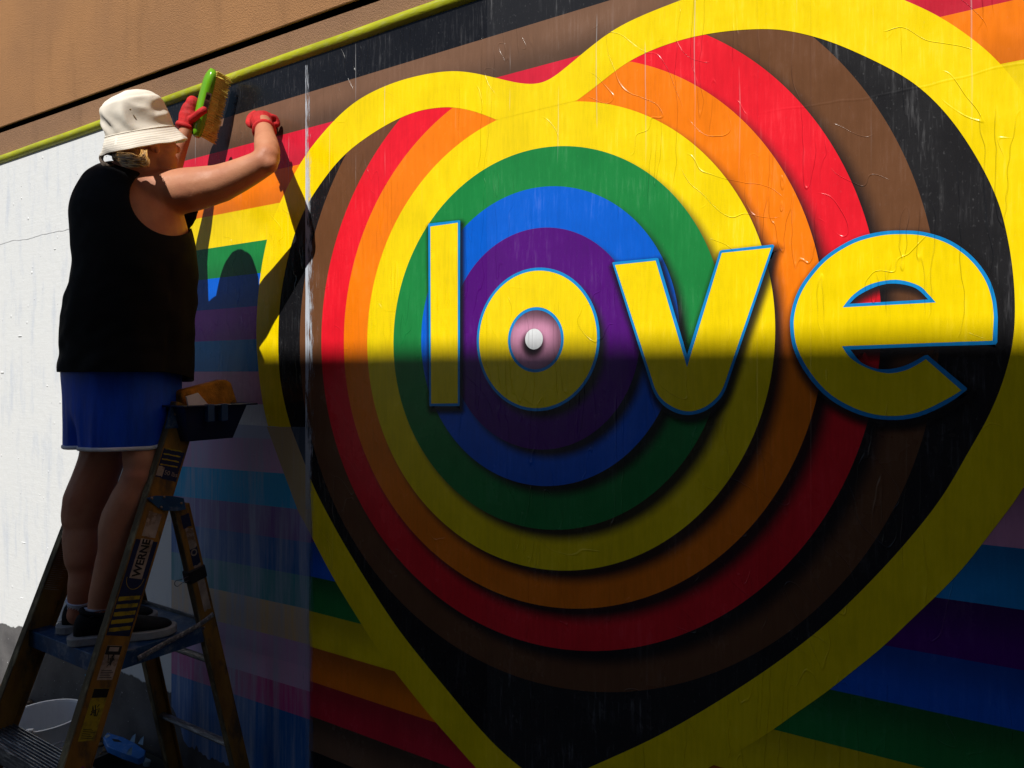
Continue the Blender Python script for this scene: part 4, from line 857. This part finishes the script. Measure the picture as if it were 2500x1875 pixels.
def axis_dist(p, s, d): w = p - s; return (w - d * w.dot(d)).length
Ssh = at(402, 497, 0.34); Adir = Vector((0.86, -0.42, -0.12)).normalized(); SshL = at(205, 470, 0.44); AdL = Vector((-0.95, 0.30, 0.1)).normalized()
ctr = at(320, 500, 0.40)
kill = [v for v in bm.verts if (axis_dist(v.co, Ssh, Adir) < 0.108 and (v.co - ctr).dot(Adir) > 0.02)]
bmesh.ops.delete(bm, geom=kill, context='VERTS')
for _ in range(3):
    for v in bm.verts:
        if v.is_boundary and axis_dist(v.co, Ssh, Adir) < 0.135 and (v.co - ctr).dot(Adir) > -0.02:
            w = v.co - Ssh; pl = Adir * w.dot(Adir); v.co = Ssh + pl + (w - pl).normalized() * 0.108
o = bm_obj('tank_top', bm, TANK, per, smooth=True)
sd = o.modifiers.new('thick', 'SOLIDIFY'); sd.thickness = 0.003; sd.offset = -1
ss = o.modifiers.new('soft', 'SUBSURF'); ss.levels = 1; ss.render_levels = 1
bm = bmesh.new(); tk = [c for c in [at(262, 404, .43), at(285, 400, .44), at(312, 398, .44), at(345, 402, .42)]]; tube(bm, smooth_path(tk, 5), 0.006, 8); bm_obj('neck_binding', bm, TANK, o, smooth=True)
# ---- shorts
srows = [(880,152,452,.375),(915,152,448,.375),(963,156,447,.375),(1000,158,445,.378),(1045,161,440,.382),(1090,163,434,.385)]
trs = torso_rings(interp_rows(srows, 5), 1.0); pc, pa_, pb_ = trs[-1]; ZH = pc.z
bm = bmesh.new(); loft(bm, trs, 60); me = remeshed(bm, 0.006, 4)
def smo(x): x = max(0.0, min(1.0, x)); return x * x * (3 - 2 * x)
def shorts_shape(p):
    d = p - pc; an = math.atan2(d.y, d.x); low = smo((ZH + 0.20 - p.z) / 0.20); o_ = Vector((math.cos(an), math.sin(an), 0))
    q = p + o_ * ((0.004 + 0.012 * low) * noise.noise(Vector((an * 2.6, p.z * 2.0, 2))) + 0.005 * low * noise.noise(Vector((an * 8, p.z * 3, 9))))
    pin = smo((ZH + 0.13 - p.z) / 0.10) * math.exp(-((d.x + 0.01) / 0.022) ** 2); q.y = pc.y + (q.y - pc.y) * (1 - 0.13 * pin)
    q.z += 0.045 * smo((d.y + 0.02) / 0.20) * smo((ZH + 0.12 - p.z) / 0.12) * smo((d.x + 0.08) / 0.12); return q
for v in me.vertices: v.co = shorts_shape(v.co)
sh = link_mesh('shorts', me, SHORT, per, smooth=True)
bm = bmesh.new(); pts = [shorts_shape(Vector((pc.x + (pa_ + 0.001) * math.cos(a), pc.y + (pb_ + 0.001) * math.sin(a), ZH + 0.006))) for a in [2 * math.pi * k / 120 for k in range(121)]]
tube(bm, pts, [(0.0035, 0.0065)] * 121, 8); bm_obj('hem_trim', bm, TRIM, sh, smooth=True)
# ---- socks and shoes
SOLE = simple('shoe_sole', (0.36, 0.36, 0.35), 0.7, 0.3, 0.25, 20, dirt=(0.18, 0.15, 0.12), dirt_amt=0.6); UPPER = simple('black_knit_shoe', (0.009, 0.009, 0.010), 0.8, 0.2, 0.2, 60, 0.5, 0.001); SOCK = simple('white_sock', (0.62, 0.66, 0.78), 0.85)
def shoe(heel, toe, ank):
    heel = Vector((heel.x, heel.y, 0)); toe = Vector((toe.x, toe.y, 0)); ax = (toe - heel); L = ax.length; ax.normalize(); sx_ = Vector((ax.y, -ax.x, 0)); zb = 0.7585
    sec = [(0.0, 0.018, 0.052), (0.03, 0.030, 0.082), (0.10, 0.036, 0.098), (0.22, 0.037, 0.104), (0.34, 0.038, 0.098), (0.46, 0.041, 0.084), (0.60, 0.046, 0.069), (0.74, 0.049, 0.058), (0.86, 0.046, 0.050), (0.95, 0.034, 0.043), (1.0, 0.014, 0.034)]
    sec = [(p.x, p.y, p.z) for p in smooth_path([Vector(s) for s in sec], 4)]
    def rnd(s, hw): return 0.0345 * math.sqrt(max(0.0, 1 - ((0.10 - s) / 0.10) ** 2)) if s < 0.10 else (0.0475 * math.sqrt(max(0.0, 1 - ((s - 0.80) / 0.20) ** 2)) if s > 0.80 else hw)
    sec = [(min(1, max(0, s)), max(0.002, rnd(min(1, max(0, s)), hw)), top) for s, hw, top in sec]
    bm = bmesh.new(); rs = []; n = 20
    for s, hw, top in sec:
        c = heel + ax * (0.012 + s * (L - 0.022)); ring = []
        for k in range(n):
            a = 2 * math.pi * k / n; w = math.cos(a); h = math.sin(a)
            zc = 0.022 + (top - 0.022) * (0.5 + 0.5 * h) if h > -0.3 else 0.022 + (top - 0.022) * 0.35 * (1 + h) / 0.7
            ring.append(bm.verts.new(Vector((0, 0, zb + zc)) + c + sx_ * hw * (abs(w) ** 0.8 * (1 if w > 0 else -1))))
        rs.append(ring)
    for a, b in zip(rs, rs[1:]):
        for k in range(n): bm.faces.new((a[k], a[(k + 1) % n], b[(k + 1) % n], b[k]))
    bm.faces.new(rs[0]); bm.faces.new(rs[-1])
    o = bm_obj('shoe', bm, UPPER, per, smooth=True)
    bm = bmesh.new(); rs = []
    for z, g_ in ((0.0, 0.0), (0.004, 0.004), (0.024, 0.005), (0.027, 0.002)):
        left = []; right = []
        for s, hw, top in sec:
            c = heel + ax * (s * L + (g_ if s > 0.5 else -g_)) + Vector((0, 0, zb + z + 0.010 * max(0, s - 0.72) ** 1.3)); left.append(c + sx_ * (hw + g_)); right.append(c - sx_ * (hw + g_))
        rs.append([bm.verts.new(p) for p in left + right[::-1]])
    m_ = len(rs[0])
    for a, b in zip(rs, rs[1:]):
        for k in range(m_): bm.faces.new((a[k], a[(k + 1) % m_], b[(k + 1) % m_], b[k]))
    bm.faces.new(rs[0][::-1]); bm.faces.new(rs[-1]); bm_obj('sole', bm, SOLE, o, smooth=False)
    bm = bmesh.new(); sp_, sr_ = chain(ank); tube(bm, sp_ + [heel + ax * 0.092 + Vector((0, 0, zb + 0.075))], sr_ + [0.033], 24); bm_obj('sock', bm, SOCK, per, smooth=True)
    bm = bmesh.new(); c = heel + ax * 0.085 + Vector((0, 0, zb + 0.094)); tube(bm, [c + ax * (0.052 * math.cos(a)) + sx_ * (0.037 * math.sin(a)) + Vector((0, 0, -0.010 * math.cos(a))) for a in [2 * math.pi * k / 28 for k in range(29)]], 0.007, 8); bm_obj('collar', bm, UPPER, o, smooth=True)
hN, tN = zpl(168, 1574, 0.7585), zpl(428, 1543, 0.7585)
shoe(hN, tN, [(241,1484,.488,31.5),(238,1502,.492,33)])
hF = zpl(140, 1545, 0.7585); shoe(hF, hF + (tN - hN) * 0.97 + Vector((-0.02, 0.01, 0)), [(193,1466,.49,29.5),(191,1486,.49,30.5)])
# ---- gloves
def finger(bm, pts, r): limb(bm, smooth_path(pts, 3), [r] * (3 * (len(pts) - 1) + 1), 8)
bm = bmesh.new()                                                   # right hand: a loose fist against the wall
k_ = mpp(636, 0.07)
ball(bm, at(634, 296, 0.072), (0.036, 0.032, 0.032), None, 16); ball(bm, at(645, 288, 0.062), (0.028, 0.03, 0.024), None, 14)
limb(bm, [at(645, 315, 0.103), at(638, 296, 0.078)], [0.033, 0.036], 12)
for i, (u, v) in enumerate(((615, 284), (628, 277), (642, 274), (655, 279))):
    b = at(u, v + 6, 0.058); finger(bm, [b, b + Vector((0.002, 0.026, 0.004)), b + Vector((0.004, 0.036, -0.016)), b + Vector((0.002, 0.022, -0.030 + 0.003 * i))], 0.0105)
finger(bm, [at(615, 306, 0.08), at(608, 300, 0.066), at(612, 286, 0.048), at(622, 278, 0.036)], 0.0125)
gR = link_mesh('glove', remeshed(bm, 0.0028, 2), GLOVE, per, smooth=True, label='red knit glove on the right fist')
wA, wB = at(646, 322, 0.112), at(640, 301, 0.086); d_ = (wB - wA).normalized()
bm = bmesh.new(); tube(bm, [wA + d_ * 0.002, wA + d_ * 0.008, wA + d_ * 0.016], [0.0385, 0.0400, 0.0385], 28); bm_obj('cuff', bm, GLOVE, gR, smooth=True)
bm = bmesh.new()                                                   # left hand: closed on the brush
ball(bm, at(463, 275, 0.115), (0.030, 0.032, 0.045), Matrix.Rotation(math.radians(24), 3, 'Y'), 18); ball(bm, at(471, 254, 0.112), (0.022, 0.026, 0.030), None, 14)
limb(bm, [at(456, 308, 0.124), at(462, 285, 0.116)], [0.031, 0.036], 12)
for i, (u, v) in enumerate(((478, 246), (479, 262), (478, 279), (475, 296))):
    b = at(u - 6, v, 0.105); finger(bm, [b, b + Vector((0.010, 0.028, 0.001)), b + Vector((0.034, 0.034, 0.0)), b + Vector((0.048, 0.020, -0.002))], 0.0105)
finger(bm, [at(468, 292, 0.128), at(480, 282, 0.136), at(490, 274, 0.134), at(498, 269, 0.128)], 0.0135)
gL = link_mesh('glove', remeshed(bm, 0.0028, 2), GLOVE, per, smooth=True, label='red knit glove on the left hand holding the brush')
wA, wB = at(452, 312, 0.128), at(462, 285, 0.117); d_ = (wB - wA).normalized()
bm = bmesh.new(); tube(bm, [wA - d_ * 0.006, wA + d_ * 0.002, wA + d_ * 0.010], [0.0335, 0.0350, 0.0335], 28); bm_obj('cuff', bm, GLOVE, gL, smooth=True)

# ================================================================== BRUSH in the left hand
b0, b1 = at(479, 336, 0.100), at(520, 168, 0.092)
br = thing('scrub_brush', 'green-handled scrub brush with yellow bristles held against the poster', 'brush', (b0 + b1) / 2)
BG = simple('green_plastic', (0.15, 0.42, 0.012), 0.22, 0.6, 0.1, 8, 0.1, 0.0005)
bz = (b1 - b0).normalized(); by = Vector((0.28, 1, 0)); by = (by - bz * by.dot(bz)).normalized(); bx = by.cross(bz); BM = Matrix((bx, by, bz)).transposed().to_4x4(); BM.translation = b0; LB = (b1 - b0).length
bm = bmesh.new(); prof = []; n = 18
for i in range(25):
    s = i / 24; w = 0.030 * math.sqrt(max(0.0, 1 - (2 * s - 1) ** 6)) + 0.0015; th = 0.0185 * (1 - 0.55 * max(0, (s - 0.80) / 0.2) ** 2 - 0.45 * max(0, (0.15 - s) / 0.15) ** 2); bow = -0.004 * math.sin(math.pi * s)
    prof.append([bm.verts.new(BM @ Vector((w * abs(math.cos(a)) ** 0.7 * (1 if math.cos(a) > 0 else -1), bow + th * abs(math.sin(a)) ** 0.8 * (1 if math.sin(a) > 0 else -1), s * LB))) for a in [2 * math.pi * k / n for k in range(n)]])
for a, b in zip(prof, prof[1:]):
    for k in range(n): bm.faces.new((a[k], a[(k + 1) % n], b[(k + 1) % n], b[k]))
bm.faces.new(prof[0]); bm.faces.new(prof[-1]); hd = bm_obj('handle', bm, BG, br, smooth=True)
bm = bmesh.new(); rb = random.Random(2)
for i in range(30):
    for j in range(7):
        s = 0.05 + 0.92 * i / 29; x = (j - 3) * 0.0074; c = Vector((x, 0.009, s * LB))
        for k in range(3):
            sp_ = Vector((rb.uniform(-.004, .004), 0.055 + rb.uniform(-.006, .004), rb.uniform(-.005, .005) - 0.008)); tube(bm, [BM @ (c + Vector((rb.uniform(-.002, .002), 0, rb.uniform(-.002, .002)))), BM @ (c + sp_)], [0.0019, 0.0012], 4)
box(bm, (-0.021, 0.008, 0.02), (0.021, 0.044, LB - 0.02), 0.004, mtx=BM)
bm_obj('bristles', bm, simple('yellow_bristle', (0.92, 0.74, 0.16), 0.5, 0.3, 0.2, 40), br, kind='stuff')
lm = simple('brush_label', (0.30, 0.27, 0.22), 0.5)
def on_handle(y, z, lift): return BM @ Vector((0.0300 + lift, y - 0.004 * math.sin(math.pi * z / LB), z))
lab = mesh_obj('label', [on_handle(*p, 0.0026) for p in ((-0.009, 0.105), (0.010, 0.105), (0.010, 0.165), (-0.009, 0.165))], [(0, 1, 2, 3)], lm, br)
for k in range(9):
    z = 0.108 + k * 0.003; mesh_obj('bar', [on_handle(*p, 0.0032) for p in ((-0.007, z), (0.008, z), (0.008, z + 0.0016), (-0.007, z + 0.0016))], [(0, 1, 2, 3)], L_blk, lab)
mesh_obj('bar', [on_handle(*p, 0.0032) for p in ((-0.006, 0.140), (0.007, 0.140), (0.007, 0.158), (-0.006, 0.158))], [(0, 1, 2, 3)], L_blk, lab)
